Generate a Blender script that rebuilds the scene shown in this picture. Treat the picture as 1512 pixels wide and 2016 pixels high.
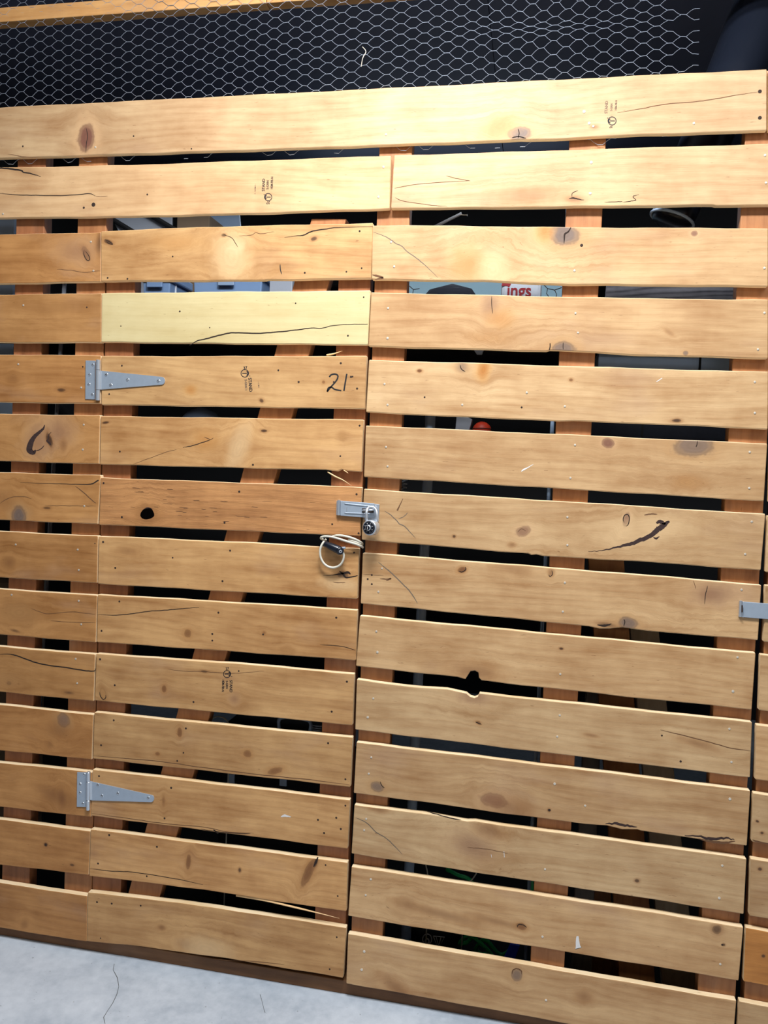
import bpy, bmesh, math, random
import numpy as np
from mathutils import Vector, Matrix

# ------------------------------------------------------------------ scene, camera, world, lights
scn = bpy.context.scene
C = scn.collection
for o in list(bpy.data.objects):
    bpy.data.objects.remove(o)

FPX, YAW, PIT, ROL, DIST = 1550.0, 0.1877130528, 0.0560491520, 0.0428326353, 2.031
CAM_H = 1.4545
cy, sy, cp, sp, cr, sr = (math.cos(YAW), math.sin(YAW), math.cos(PIT), math.sin(PIT), math.cos(ROL), math.sin(ROL))
RW = (np.array([[cr, -sr, 0], [sr, cr, 0], [0, 0, 1]]) @ np.array([[1, 0, 0], [0, cp, -sp], [0, sp, cp]])
      @ np.array([[cy, 0, sy], [0, 1, 0], [-sy, 0, cy]]) @ np.array([[1, 0, 0], [0, -1, 0], [0, 0, -1.0]]))
# wall frame (x right, y up, z toward viewer) -> blender (x, -z, y)
W2B = np.array([[1, 0, 0], [0, 0, -1.0], [0, 1, 0]])


def F(x, y, Y=0.0):
    """point seen at photo pixel (x, y) at depth Y behind the wall's front face"""
    d = RW.T @ np.array([(x - 756.0) / FPX, (y - 1008.0) / FPX, 1.0])
    t = (-Y - DIST) / d[2]
    p = np.array([0, 0, DIST]) + t * d
    return Vector((p[0], -p[2], p[1] + CAM_H))


cam = bpy.data.objects.new('camera', bpy.data.cameras.new('camera'))
C.objects.link(cam)
cam.data.sensor_fit = 'AUTO'
cam.data.sensor_width = 36.0
cam.data.lens = 36.0 * FPX / 2016.0
cam.data.clip_start = 0.02
ax = [W2B @ (RW.T @ v) for v in (np.array([1, 0, 0.]), np.array([0, -1, 0.]), np.array([0, 0, -1.]))]
cam.matrix_world = Matrix(((ax[0][0], ax[1][0], ax[2][0], 0), (ax[0][1], ax[1][1], ax[2][1], -DIST),
                           (ax[0][2], ax[1][2], ax[2][2], CAM_H), (0, 0, 0, 1)))
scn.camera = cam

scn.view_settings.view_transform = 'Standard'
scn.view_settings.look = 'None'
scn.view_settings.gamma = 1.0
scn.view_settings.use_curve_mapping = False
scn.view_settings.exposure = 0.0

world = bpy.data.worlds.new('room_ambient')
scn.world = world
world.use_nodes = True
bg = world.node_tree.nodes['Background']
bg.inputs[0].default_value = (0.80, 0.88, 1.0, 1)
bg.inputs[1].default_value = 0.09


def area(name, loc, target, sx, sy_, power, col):
    l = bpy.data.lights.new(name, 'AREA')
    l.shape = 'RECTANGLE'
    l.size, l.size_y, l.energy, l.color = sx, sy_, power, col
    o = bpy.data.objects.new(name, l)
    C.objects.link(o)
    o.location = loc
    o.rotation_euler = (Vector(target) - Vector(loc)).to_track_quat('-Z', 'Y').to_euler()
    return o


L1 = area('ceiling_tube_light', (-0.28, -0.80, 2.98), (-0.28, -0.62, 0), 0.5, 0.16, 44, (0.94, 0.97, 1.0))
area('ceiling_tube_light_row', (0.35, -1.30, 3.5), (0.35, -1.15, 0), 3.2, 0.25, 88, (0.93, 0.97, 1.0))
area('fill_light_aisle', (0.5, -3.7, 3.5), (0.5, -3.0, 0), 1.4, 0.4, 22, (0.92, 0.96, 1.0))  # added fill lamp behind the camera, lifts the lower boards
area('ceiling_tube_light_far', (-0.5, 1.75, 2.7), (-0.5, 0.6, 1.6), 1.2, 0.1, 3, (0.72, 0.85, 1.0))

# ------------------------------------------------------------------ helpers
rnd = random.Random(7)


def lin(r, g, b):
    f = lambda c: (c / 255 / 12.92) if c / 255 <= 0.04045 else ((c / 255 + 0.055) / 1.055) ** 2.4
    return (f(r), f(g), f(b), 1)


def obj(name, verts, faces, mat, parent=None, origin=None, smooth=False, label=None, kind=None, matidx=None):
    """verts in world coordinates; linked as one mesh object under its parent"""
    vs = [Vector(v) for v in verts]
    if origin is None:
        lo = Vector([min(v[i] for v in vs) for i in range(3)])
        hi = Vector([max(v[i] for v in vs) for i in range(3)])
        origin = Vector(((lo.x + hi.x) / 2, (lo.y + hi.y) / 2, lo.z))
    origin = Vector(origin)
    me = bpy.data.meshes.new(name)
    me.from_pydata([tuple(v - origin) for v in vs], [], faces)
    me.update()
    if smooth:
        me.polygons.foreach_set('use_smooth', [True] * len(me.polygons))
    mats = mat if isinstance(mat, (list, tuple)) else [mat]
    for m in mats:
        me.materials.append(m)
    if matidx:
        me.polygons.foreach_set('material_index', matidx)
    o = bpy.data.objects.new(name, me)
    C.objects.link(o)
    place(o, origin, parent)
    if label:
        o['label'] = label
    if kind:
        o['kind'] = kind
    return o


WORLD_ORG = {}


def place(o, origin, parent):
    WORLD_ORG[o.name] = Vector(origin)
    if parent is not None:
        o.parent = parent
        o.location = Vector(origin) - WORLD_ORG[parent.name]
    else:
        o.location = origin


def root(name, loc, label, cat, kind=None, group=None):
    o = bpy.data.objects.new(name, None)
    o.empty_display_size = 0.1
    C.objects.link(o)
    place(o, Vector(loc), None)
    o['label'] = label
    o['category'] = cat
    if kind:
        o['kind'] = kind
    if group:
        o['group'] = group
    return o


def tag(o, label, cat, group=None, kind=None):
    o['label'] = label
    o['category'] = cat
    if group:
        o['group'] = group
    if kind:
        o['kind'] = kind
    return o


def bevelled(verts, faces, w, seg=2):
    bm = bmesh.new()
    bv = [bm.verts.new(v) for v in verts]
    for f in faces:
        bm.faces.new([bv[i] for i in f])
    bmesh.ops.recalc_face_normals(bm, faces=bm.faces)
    if w > 0:
        bmesh.ops.bevel(bm, geom=list(bm.edges), offset=w, segments=seg, affect='EDGES', profile=0.5)
    bm.verts.index_update()
    vs = [v.co.copy() for v in bm.verts]
    fs = [[v.index for v in f.verts] for f in bm.faces]
    bm.free()
    return vs, fs


BOXF = [(0, 1, 2, 3), (7, 6, 5, 4), (0, 4, 5, 1), (1, 5, 6, 2), (2, 6, 7, 3), (3, 7, 4, 0)]


def prism(quad, dvec, w=0.0):
    """four corner points (TL,TR,BR,BL) extruded along dvec"""
    q = [Vector(p) for p in quad]
    v = q + [p + Vector(dvec) for p in q]
    return bevelled(v, BOXF, w)


def box(lo, hi, w=0.0):
    x0, y0, z0 = lo
    x1, y1, z1 = hi
    return prism([(x0, y0, z1), (x1, y0, z1), (x1, y0, z0), (x0, y0, z0)], (0, y1 - y0, 0), w)


def poly_prism(pts, dvec):
    n = len(pts)
    v = [Vector(p) for p in pts] + [Vector(p) + Vector(dvec) for p in pts]
    f = [tuple(range(n)), tuple(range(2 * n - 1, n - 1, -1))]
    for i in range(n):
        j = (i + 1) % n
        f.append((i, n + i, n + j, j))
    return v, f


def merge(parts):
    V, Fc = [], []
    for v, f in parts:
        k = len(V)
        V += list(v)
        Fc += [tuple(i + k for i in q) for q in f]
    return V, Fc


def tube(pts, r, sides=8, closed=False, caps=True):
    pts = [Vector(p) for p in pts]
    n = len(pts)
    rs = r if isinstance(r, (list, tuple)) else [r] * n
    V, Fc = [], []
    up = None
    for i, p in enumerate(pts):
        a = pts[(i - 1) % n] if (closed or i > 0) else p
        b = pts[(i + 1) % n] if (closed or i < n - 1) else p
        t = (b - a).normalized()
        if up is None:
            up = Vector((0, 0, 1)) if abs(t.z) < 0.9 else Vector((1, 0, 0))
        s = t.cross(up)
        if s.length < 1e-6:
            s = t.cross(Vector((0, 1, 0)))
        s.normalize()
        up = s.cross(t).normalized()
        for k in range(sides):
            an = 2 * math.pi * k / sides
            V.append(p + (s * math.cos(an) + up * math.sin(an)) * rs[i])
    m = n if closed else n - 1
    for i in range(m):
        j = (i + 1) % n
        for k in range(sides):
            l = (k + 1) % sides
            Fc.append((i * sides + k, i * sides + l, j * sides + l, j * sides + k))
    if caps and not closed:
        Fc.append(tuple(range(sides - 1, -1, -1)))
        Fc.append(tuple((n - 1) * sides + k for k in range(sides)))
    return V, Fc


def smooth_path(pts, n=8):
    pts = [Vector(p) for p in pts]
    out = []
    for i in range(len(pts) - 1):
        p0 = pts[max(i - 1, 0)]
        p1, p2 = pts[i], pts[i + 1]
        p3 = pts[min(i + 2, len(pts) - 1)]
        for k in range(n):
            t = k / n
            out.append(0.5 * ((2 * p1) + (p2 - p0) * t + (2 * p0 - 5 * p1 + 4 * p2 - p3) * t * t + (3 * p1 - p0 - 3 * p2 + p3) * t ** 3))
    out.append(pts[-1])
    return out


def lathe(profile, base, axis, sides=24):
    """profile [(r, h)] spun about axis from base"""
    base, axis = Vector(base), Vector(axis).normalized()
    s = axis.orthogonal().normalized()
    u = axis.cross(s)
    V, Fc = [], []
    for r, h in profile:
        for k in range(sides):
            a = 2 * math.pi * k / sides
            V.append(base + axis * h + (s * math.cos(a) + u * math.sin(a)) * max(r, 1e-5))
    for i in range(len(profile) - 1):
        for k in range(sides):
            l = (k + 1) % sides
            Fc.append((i * sides + k, i * sides + l, (i + 1) * sides + l, (i + 1) * sides + k))
    Fc.append(tuple(range(sides - 1, -1, -1)))
    Fc.append(tuple((len(profile) - 1) * sides + k for k in range(sides)))
    return V, Fc


# ------------------------------------------------------------------ materials
def new_mat(name):
    m = bpy.data.materials.new(name)
    m.use_nodes = True
    nt = m.node_tree
    return m, nt, nt.nodes['Principled BSDF']


def plain(name, col, rough=0.6, metal=0.0, noise=0.12, scale=40.0, bump=0.0, spec=0.5, coat=0.0):
    m, nt, b = new_mat(name)
    N, L = nt.nodes, nt.links
    tc = N.new('ShaderNodeTexCoord')
    nz = N.new('ShaderNodeTexNoise')
    nz.inputs['Scale'].default_value = scale
    nz.inputs['Detail'].default_value = 4
    L.new(tc.outputs['Object'], nz.inputs['Vector'])
    mx = N.new('ShaderNodeMix')
    mx.data_type = 'RGBA'
    a = [c * (1 - noise) for c in col[:3]] + [1]
    c2 = [min(1, c * (1 + noise)) for c in col[:3]] + [1]
    mx.inputs[6].default_value = a
    mx.inputs[7].default_value = c2
    L.new(nz.outputs['Fac'], mx.inputs[0])
    L.new(mx.outputs[2], b.inputs['Base Color'])
    b.inputs['Roughness'].default_value = rough
    b.inputs['Metallic'].default_value = metal
    b.inputs['Specular IOR Level'].default_value = spec
    b.inputs['Coat Weight'].default_value = coat
    if bump:
        bp = N.new('ShaderNodeBump')
        bp.inputs['Strength'].default_value = bump
        bp.inputs['Distance'].default_value = 0.002
        L.new(nz.outputs['Fac'], bp.inputs['Height'])
        L.new(bp.outputs['Normal'], b.inputs['Normal'])
    return m


class NB:
    """tiny node builder"""
    def __init__(self, nt):
        self.nt, self.N, self.L = nt, nt.nodes, nt.links

    def put(self, sock, v):
        if isinstance(v, bpy.types.NodeSocket):
            self.L.new(v, sock)
        else:
            sock.default_value = v

    def m(self, op, a, b=0.0, c=0.0, clamp=False):
        n = self.N.new('ShaderNodeMath')
        n.operation = op
        n.use_clamp = clamp
        for i, v in enumerate((a, b, c)):
            self.put(n.inputs[i], v)
        return n.outputs[0]

    def mapr(self, v, a, b, c=0.0, d=1.0, smooth=True):
        n = self.N.new('ShaderNodeMapRange')
        n.interpolation_type = 'SMOOTHSTEP' if smooth else 'LINEAR'
        self.put(n.inputs[0], v)
        for i, x in enumerate((a, b, c, d)):
            self.put(n.inputs[i + 1], x)
        return n.outputs[0]

    def comb(self, x, y, z):
        n = self.N.new('ShaderNodeCombineXYZ')
        for i, v in enumerate((x, y, z)):
            self.put(n.inputs[i], v)
        return n.outputs[0]

    def sep(self, v):
        n = self.N.new('ShaderNodeSeparateXYZ')
        self.put(n.inputs[0], v)
        return n.outputs

    def noise(self, vec, scale=1.0, detail=3.0, rough=0.55, dist=0.0):
        n = self.N.new('ShaderNodeTexNoise')
        self.put(n.inputs['Vector'], vec)
        n.inputs['Scale'].default_value = scale
        n.inputs['Detail'].default_value = detail
        n.inputs['Roughness'].default_value = rough
        n.inputs['Distortion'].default_value = dist
        return n.outputs['Fac']

    def mix(self, fac, a, b, mode='MIX'):
        n = self.N.new('ShaderNodeMix')
        n.data_type = 'RGBA'
        n.blend_type = mode
        self.put(n.inputs[0], fac)
        self.put(n.inputs[6], a)
        self.put(n.inputs[7], b)
        return n.outputs[2]


def iface(g, name, typ, inout, default=None):
    s = g.interface.new_socket(name=name, in_out=inout, socket_type=typ)
    if default is not None:
        s.default_value = default
    return s


def make_wood_group():
    g = bpy.data.node_groups.new('sawn_wood', 'ShaderNodeTree')
    for n, t in (('X', 'NodeSocketFloat'), ('Z', 'NodeSocketFloat'), ('Seed', 'NodeSocketFloat'), ('Light', 'NodeSocketColor'),
                 ('Dark', 'NodeSocketColor'), ('Rings', 'NodeSocketFloat'), ('Rough', 'NodeSocketFloat')):
        iface(g, n, t, 'INPUT')
    iface(g, 'Color', 'NodeSocketColor', 'OUTPUT')
    iface(g, 'Height', 'NodeSocketFloat', 'OUTPUT')
    b = NB(g)
    gi, go = g.nodes.new('NodeGroupInput'), g.nodes.new('NodeGroupOutput')
    X, Z, S = gi.outputs['X'], gi.outputs['Z'], gi.outputs['Seed']
    wob = b.noise(b.comb(b.m('MULTIPLY', X, 2.2), S, b.m('MULTIPLY', Z, 9)), 1, 2)
    # growth rings: height across the board bent by a slow noise
    bow = b.noise(b.comb(b.m('MULTIPLY', X, 1.1), b.m('ADD', S, 4.3), b.m('MULTIPLY', Z, 2.0)), 1, 1)
    ph = b.m('ADD', b.m('MULTIPLY', Z, 330), b.m('ADD', b.m('MULTIPLY', wob, 16), b.m('MULTIPLY', bow, 46)))
    ring = b.m('SINE', ph)
    ring = b.m('POWER', b.m('MULTIPLY_ADD', ring, 0.5, 0.5), 2.2)
    fibre = b.noise(b.comb(b.m('MULTIPLY', X, 14), S, b.m('MULTIPLY', Z, 620)), 1, 3, 0.6)
    streak = b.noise(b.comb(b.m('MULTIPLY', X, 2.4), b.m('ADD', S, 9.1), b.m('MULTIPLY', b.m('ADD', Z, b.m('MULTIPLY', wob, 0.03)), 42)), 1, 4, 0.6)
    blotch = b.noise(b.comb(b.m('MULTIPLY', X, 5.5), b.m('ADD', S, 2.7), b.m('MULTIPLY', Z, 11)), 1, 3, 0.55)
    smear = b.noise(b.comb(b.m('MULTIPLY', X, 34), b.m('ADD', S, 6.7), b.m('MULTIPLY', Z, 5)), 1, 2)
    t = b.m('MULTIPLY', b.m('SUBTRACT', streak, 0.5), 1.15)
    t = b.m('ADD', t, b.m('MULTIPLY', b.m('SUBTRACT', blotch, 0.5), 1.45))
    t = b.m('ADD', t, b.m('MULTIPLY', b.m('SUBTRACT', ring, 0.35), b.m('MULTIPLY', gi.outputs['Rings'], 0.13)))
    t = b.m('ADD', t, b.m('MULTIPLY', b.m('SUBTRACT', fibre, 0.5), 0.34))
    t = b.m('ADD', t, b.m('MULTIPLY', b.m('SUBTRACT', smear, 0.5), -0.22))
    mott = b.noise(b.comb(b.m('MULTIPLY', X, 11), b.m('ADD', S, 1.9), b.m('MULTIPLY', Z, 30)), 1, 4, 0.65)
    t = b.m('ADD', t, b.m('MULTIPLY', b.m('SUBTRACT', mott, 0.5), 0.95))
    t = b.m('ADD', t, 0.42, clamp=True)
    col = b.mix(t, gi.outputs['Light'], gi.outputs['Dark'])
    # small resin flecks and dirt specks
    fl = b.noise(b.comb(b.m('MULTIPLY', X, 45), b.m('ADD', S, 3.3), b.m('MULTIPLY', Z, 260)), 1, 2, 0.5)
    flm = b.mapr(fl, 0.70, 0.80, 0.0, 0.55)
    col = b.mix(flm, col, lin(112, 70, 36))
    gm = b.noise(b.comb(b.m('MULTIPLY', X, 3.1), b.m('ADD', S, 7.7), b.m('MULTIPLY', Z, 7)), 1, 3, 0.6)
    gmm = b.mapr(gm, 0.56, 0.78, 0.0, 0.35)
    col = b.mix(gmm, col, lin(176, 140, 112))
    h = b.m('ADD', b.m('MULTIPLY', fibre, 0.6), b.m('MULTIPLY', ring, 0.25))
    h = b.m('ADD', h, b.m('MULTIPLY', flm, -0.6))
    b.L.new(col, go.inputs['Color'])
    b.L.new(h, go.inputs['Height'])
    return g


def make_knot_warp():
    """bends the grain round a knot and returns the distance (1 = rim)"""
    g = bpy.data.node_groups.new('knot_warp', 'ShaderNodeTree')
    for n in ('X', 'Z', 'ZIn', 'CX', 'CZ', 'RX', 'RZ', 'Rot'):
        iface(g, n, 'NodeSocketFloat', 'INPUT')
    iface(g, 'ZOut', 'NodeSocketFloat', 'OUTPUT')
    iface(g, 'D', 'NodeSocketFloat', 'OUTPUT')
    b = NB(g)
    gi, go = g.nodes.new('NodeGroupInput'), g.nodes.new('NodeGroupOutput')
    o = gi.outputs
    dx, dz = b.m('SUBTRACT', o['X'], o['CX']), b.m('SUBTRACT', o['Z'], o['CZ'])
    c, s = b.m('COSINE', o['Rot']), b.m('SINE', o['Rot'])
    ex = b.m('DIVIDE', b.m('ADD', b.m('MULTIPLY', dx, c), b.m('MULTIPLY', dz, s)), o['RX'])
    ez = b.m('DIVIDE', b.m('SUBTRACT', b.m('MULTIPLY', dz, c), b.m('MULTIPLY', dx, s)), o['RZ'])
    wob = b.noise(b.comb(b.m('MULTIPLY', o['X'], 42), b.m('MULTIPLY', o['CX'], 9), b.m('MULTIPLY', o['Z'], 42)), 1, 3)
    D = b.m('SQRT', b.m('ADD', b.m('MULTIPLY', ex, ex), b.m('MULTIPLY', ez, ez)))
    D = b.m('MULTIPLY', D, b.m('MULTIPLY_ADD', wob, 0.8, 0.60))
    k = b.m('EXPONENT', b.m('MULTIPLY', b.m('MULTIPLY', D, D), -0.16))
    zo = b.m('SUBTRACT', o['ZIn'], b.m('MULTIPLY', b.m('MULTIPLY', dz, k), 0.85))
    b.L.new(zo, go.inputs['ZOut'])
    b.L.new(D, go.inputs['D'])
    return g


def make_knot_color():
    g = bpy.data.node_groups.new('knot_color', 'ShaderNodeTree')
    for n, t in (('Color', 'NodeSocketColor'), ('D', 'NodeSocketFloat'), ('Knot', 'NodeSocketColor'), ('Halo', 'NodeSocketColor'),
                 ('Amount', 'NodeSocketFloat'), ('Soft', 'NodeSocketFloat')):
        iface(g, n, t, 'INPUT')
    iface(g, 'Color', 'NodeSocketColor', 'OUTPUT')
    b = NB(g)
    gi, go = g.nodes.new('NodeGroupInput'), g.nodes.new('NodeGroupOutput')
    SF = gi.outputs['Soft']
    D = gi.outputs['D']
    halo = b.m('MULTIPLY', b.mapr(D, 2.6, 0.9, 0.0, 0.62), gi.outputs['Amount'])
    col = b.mix(halo, gi.outputs['Color'], gi.outputs['Halo'])
    core = b.m('MULTIPLY', b.mapr(D, b.m('MULTIPLY_ADD', SF, 0.75, 1.15), b.m('MULTIPLY_ADD', SF, -0.75, 0.80)), gi.outputs['Amount'])
    rg = b.m('MULTIPLY_ADD', b.m('SINE', b.m('MULTIPLY', D, 15)), 0.05, 1.0)
    kc = b.mix(1.0, gi.outputs['Knot'], b.comb(rg, rg, rg), 'MULTIPLY')
    col = b.mix(core, col, kc)
    rim = b.m('MULTIPLY', b.mapr(b.m('ABSOLUTE', b.m('SUBTRACT', D, 1.0)), 0.20, 0.02), b.m('MULTIPLY', b.m('SUBTRACT', 1.0, SF), b.m('MULTIPLY', gi.outputs['Amount'], 0.5)))
    dk = b.mix(1.0, gi.outputs['Knot'], (0.45, 0.40, 0.36, 1), 'MULTIPLY')
    col = b.mix(rim, col, dk)
    b.L.new(col, go.inputs['Color'])
    return g


WOOD, KWARP, KCOL = make_wood_group(), make_knot_warp(), make_knot_color()
KNOTC = {'purple': (lin(120, 78, 62), lin(206, 164, 120)), 'grey': (lin(116, 96, 84), lin(186, 142, 94)),
         'brown': (lin(118, 74, 42), lin(172, 118, 66)), 'orange': (lin(176, 112, 50), lin(204, 150, 84)),
         'dark': (lin(62, 38, 26), lin(150, 100, 58)), 'pale': (lin(216, 180, 134), lin(226, 190, 142)),
         'ring': (lin(176, 128, 78), lin(160, 112, 66))}
_seed = [0.0]


def wood(name, light, dark, knots=(), rings=1.0, vertical=False, rough=0.55, bump=0.35, dirx=None):
    """knots: (x, z, rx, rz, rot, kind, amount) in the board's own metres"""
    m, nt, bs = new_mat(name)
    b = NB(nt)
    tc = b.N.new('ShaderNodeTexCoord')
    s = b.sep(tc.outputs['Object'])
    X, Z = (s[2], s[0]) if vertical else (s[0], s[2])
    # the side and end faces use depth as well
    Z0 = Z
    Z = b.m('ADD', Z, b.m('MULTIPLY', s[1], 0.9))
    _seed[0] += 3.71
    ds = []
    zc = Z
    for k in knots:
        n = b.N.new('ShaderNodeGroup')
        n.node_tree = KWARP
        b.put(n.inputs['X'], X)
        b.put(n.inputs['Z'], Z0)
        b.put(n.inputs['ZIn'], zc)
        for nm, v in zip(('CX', 'CZ', 'RX', 'RZ', 'Rot'), k[:5]):
            n.inputs[nm].default_value = v
        zc = n.outputs['ZOut']
        ds.append(n.outputs['D'])
    w = b.N.new('ShaderNodeGroup')
    w.node_tree = WOOD
    b.put(w.inputs['X'], X)
    b.put(w.inputs['Z'], zc)
    w.inputs['Seed'].default_value = _seed[0]
    w.inputs['Light'].default_value = light
    w.inputs['Dark'].default_value = dark
    w.inputs['Rings'].default_value = rings
    col = w.outputs['Color']
    for k, d in zip(knots, ds):
        n = b.N.new('ShaderNodeGroup')
        n.node_tree = KCOL
        b.put(n.inputs['Color'], col)
        b.put(n.inputs['D'], d)
        kc, hc = KNOTC[k[5]]
        n.inputs['Knot'].default_value = kc
        n.inputs['Halo'].default_value = hc
        n.inputs['Amount'].default_value = k[6]
        n.inputs['Soft'].default_value = 1.0 if (k[6] < 0.62 or k[5] == 'pale') else (0.35 if k[5] != 'orange' else 0.9)
        col = n.outputs[0]
    b.L.new(col, bs.inputs['Base Color'])
    bs.inputs['Roughness'].default_value = rough
    bs.inputs['Specular IOR Level'].default_value = 0.35
    bp = b.N.new('ShaderNodeBump')
    bp.inputs['Strength'].default_value = bump
    bp.inputs['Distance'].default_value = 0.0012
    b.L.new(w.outputs['Height'], bp.inputs['Height'])
    b.L.new(bp.outputs['Normal'], bs.inputs['Normal'])
    return m


M = {}
M['steel'] = plain('galvanised_steel', lin(178, 190, 204), 0.36, 0.5, 0.10, 60)
M['steel_bright'] = plain('zinc_plate', lin(200, 207, 216), 0.28, 0.7, 0.06, 80)
M['wire'] = plain('galvanised_wire', lin(172, 180, 194), 0.45, 0.6, 0.15, 30)
M['nail'] = plain('nail_steel', lin(226, 214, 196), 0.35, 0.5, 0.1, 200)
M['void'] = plain('knot_hole_dark', lin(8, 6, 5), 1.0, 0, 0.2, 200, spec=0.0)
M['hole'] = plain('nail_hole_dark', lin(48, 32, 24), 0.9, 0, 0.2, 200)
M['crack'] = plain('crack_dark', lin(40, 26, 18), 0.95, 0, 0.25, 120)
M['crack_soft'] = plain('check_line_brown', lin(104, 70, 44), 0.9, 0, 0.25, 120)
M['bark'] = plain('bark_pocket', lin(54, 34, 30), 0.85, 0, 0.45, 130, 0.5)
M['pencil'] = plain('pencil_grey', lin(112, 98, 84), 0.8, 0, 0.3, 300)
M['ink'] = plain('stamp_ink', lin(24, 22, 28), 0.8, 0, 0.3, 300)
M['ink_faded'] = plain('stamp_ink_faded', lin(112, 92, 74), 0.8, 0, 0.3, 300)
M['marker'] = plain('marker_ink', lin(26, 24, 26), 0.6, 0, 0.1, 200)
M['fresh'] = wood('fresh_split_wood', lin(240, 206, 158), lin(222, 176, 120), (), 0.4)
M['bright_edge'] = wood('brightened_sawn_edge', lin(244, 220, 182), lin(222, 188, 140), (), .3)  # pale sawn edges; the colour also carries lamplight on the board tops
M['black_plastic'] = plain('black_plastic', lin(20, 24, 34), 0.28, 0, 0.1, 20)
M['black_matt'] = plain('black_matt', lin(16, 16, 19), 0.8, 0, 0.2, 20)
M['navy_panel'] = plain('navy_black_panel', lin(92, 100, 126), 0.75, 0, 0.12, 4)
M['white_paint'] = plain('white_paint_smear', lin(226, 222, 218), 0.7, 0, 0.1, 90)

# ------------------------------------------------------------------ setting: floor, ceiling, room shell
flo, fnt, fb = new_mat('concrete')
b = NB(fnt)
tc = b.N.new('ShaderNodeTexCoord')
V = tc.outputs['Object']
n1 = b.noise(V, 3.0, 5, 0.6)
n2 = b.noise(V, 38.0, 4, 0.6)
n3 = b.noise(V, 0.9, 3, 0.5)
t = b.m('ADD', b.m('MULTIPLY', n1, 0.6), b.m('MULTIPLY', n2, 0.25))
t = b.m('ADD', t, b.m('MULTIPLY', n3, 0.3), clamp=True)
col = b.mix(b.mapr(t, 0.35, 0.8), lin(142, 153, 166), lin(196, 203, 212))
b.L.new(b.mix(b.mapr(b.noise(V, 70, 2), 0.70, 0.76, 0, 0.5), col, lin(96, 96, 98)), fb.inputs['Base Color'])
fb.inputs['Roughness'].default_value = 0.55
bp = b.N.new('ShaderNodeBump')
bp.inputs['Strength'].default_value = 0.15
bp.inputs['Distance'].default_value = 0.002
b.L.new(n2, bp.inputs['Height'])
b.L.new(bp.outputs['Normal'], fb.inputs['Normal'])

tag(obj('floor', *box((-4, -5.2, -0.1), (4, 3.2, 0)), flo), 'pale grey concrete floor with hairline cracks', 'floor', kind='structure')
M['ceil'] = plain('ceiling_paint', lin(196, 196, 194), 0.9, 0, 0.05, 3)
tag(obj('ceiling', *box((-4, -5.2, 3.6), (4, 3.2, 3.7)), M['ceil']), 'pale painted ceiling above the storage lockers', 'ceiling', kind='structure')
tag(obj('wall_rear', *box((-4, -5.3, 0), (4, -5.2, 3.6)), M['ceil']), 'pale wall across the aisle from the lockers', 'wall', kind='structure')
tag(obj('wall_back', *box((-4, 3.1, 0), (4, 3.2, 3.6)), M['black_matt']), 'dark wall at the back of the storage lockers', 'wall', kind='structure')
tag(obj('wall_left', *box((-2.35, 0.06, 0), (-2.30, 1.9, 2.86)), M['black_matt']), 'dark partition on one side of the locker', 'wall', kind='structure')
tag(obj('wall_right', *box((1.25, 0.06, 0), (1.30, 1.9, 2.86)), M['black_matt']), 'dark partition on the other side of the locker', 'wall', kind='structure')
for nm, x0, x1 in (('ceiling_panel', -2.30, -0.215), ('ceiling_panel', -0.212, 1.25)):
    o = obj(nm, *box((x0, 0.06, 2.86), (x1, 1.9, 2.88)), M['navy_panel'])
    tag(o, 'navy black panel roofing the locker ' + ('over the slatted door' if x0 < -1 else 'beside the leaning black tube'), 'panel', kind='structure')
# cracks in the floor
def floor_ribbon(name, pts, w, par):
    vs, fs = [], []
    P = [F(x, y, 0.0) for x, y in pts]
    Q = []
    for x, y in pts:          # hit the floor plane
        d = F(x, y, 0.0) - Vector((0, -DIST, CAM_H))
        tt = -CAM_H / d.z
        Q.append(Vector((0, -DIST, CAM_H)) + d * tt + Vector((0, 0, 0.0006)))
    for i, p in enumerate(Q):
        a, c = Q[max(i - 1, 0)], Q[min(i + 1, len(Q) - 1)]
        s = (c - a).cross(Vector((0, 0, 1))).normalized() * w * (0.5 + rnd.random() * 0.6)
        vs += [p - s, p + s]
    for i in range(len(Q) - 1):
        fs.append((2 * i, 2 * i + 1, 2 * i + 3, 2 * i + 2))
    return obj(name, vs, fs, M['floor_crack'], par, origin=WORLD_ORG[par.name])


M['floor_crack'] = plain('floor_crack', lin(92, 92, 92), 0.95, 0, 0.3, 90)
floor = bpy.data.objects['floor']
floor_ribbon('crack', [(225, 1898), (223, 1910), (231, 1925), (234, 1942), (230, 1958), (222, 1975), (212, 1990), (204, 2003), (207, 2016)], 0.0011, floor)
floor_ribbon('crack', [(512, 1958), (516, 1972), (519, 1985), (522, 1994)], 0.0009, floor)

# ------------------------------------------------------------------ boards
TH = 0.019
NAIL = None


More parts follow.
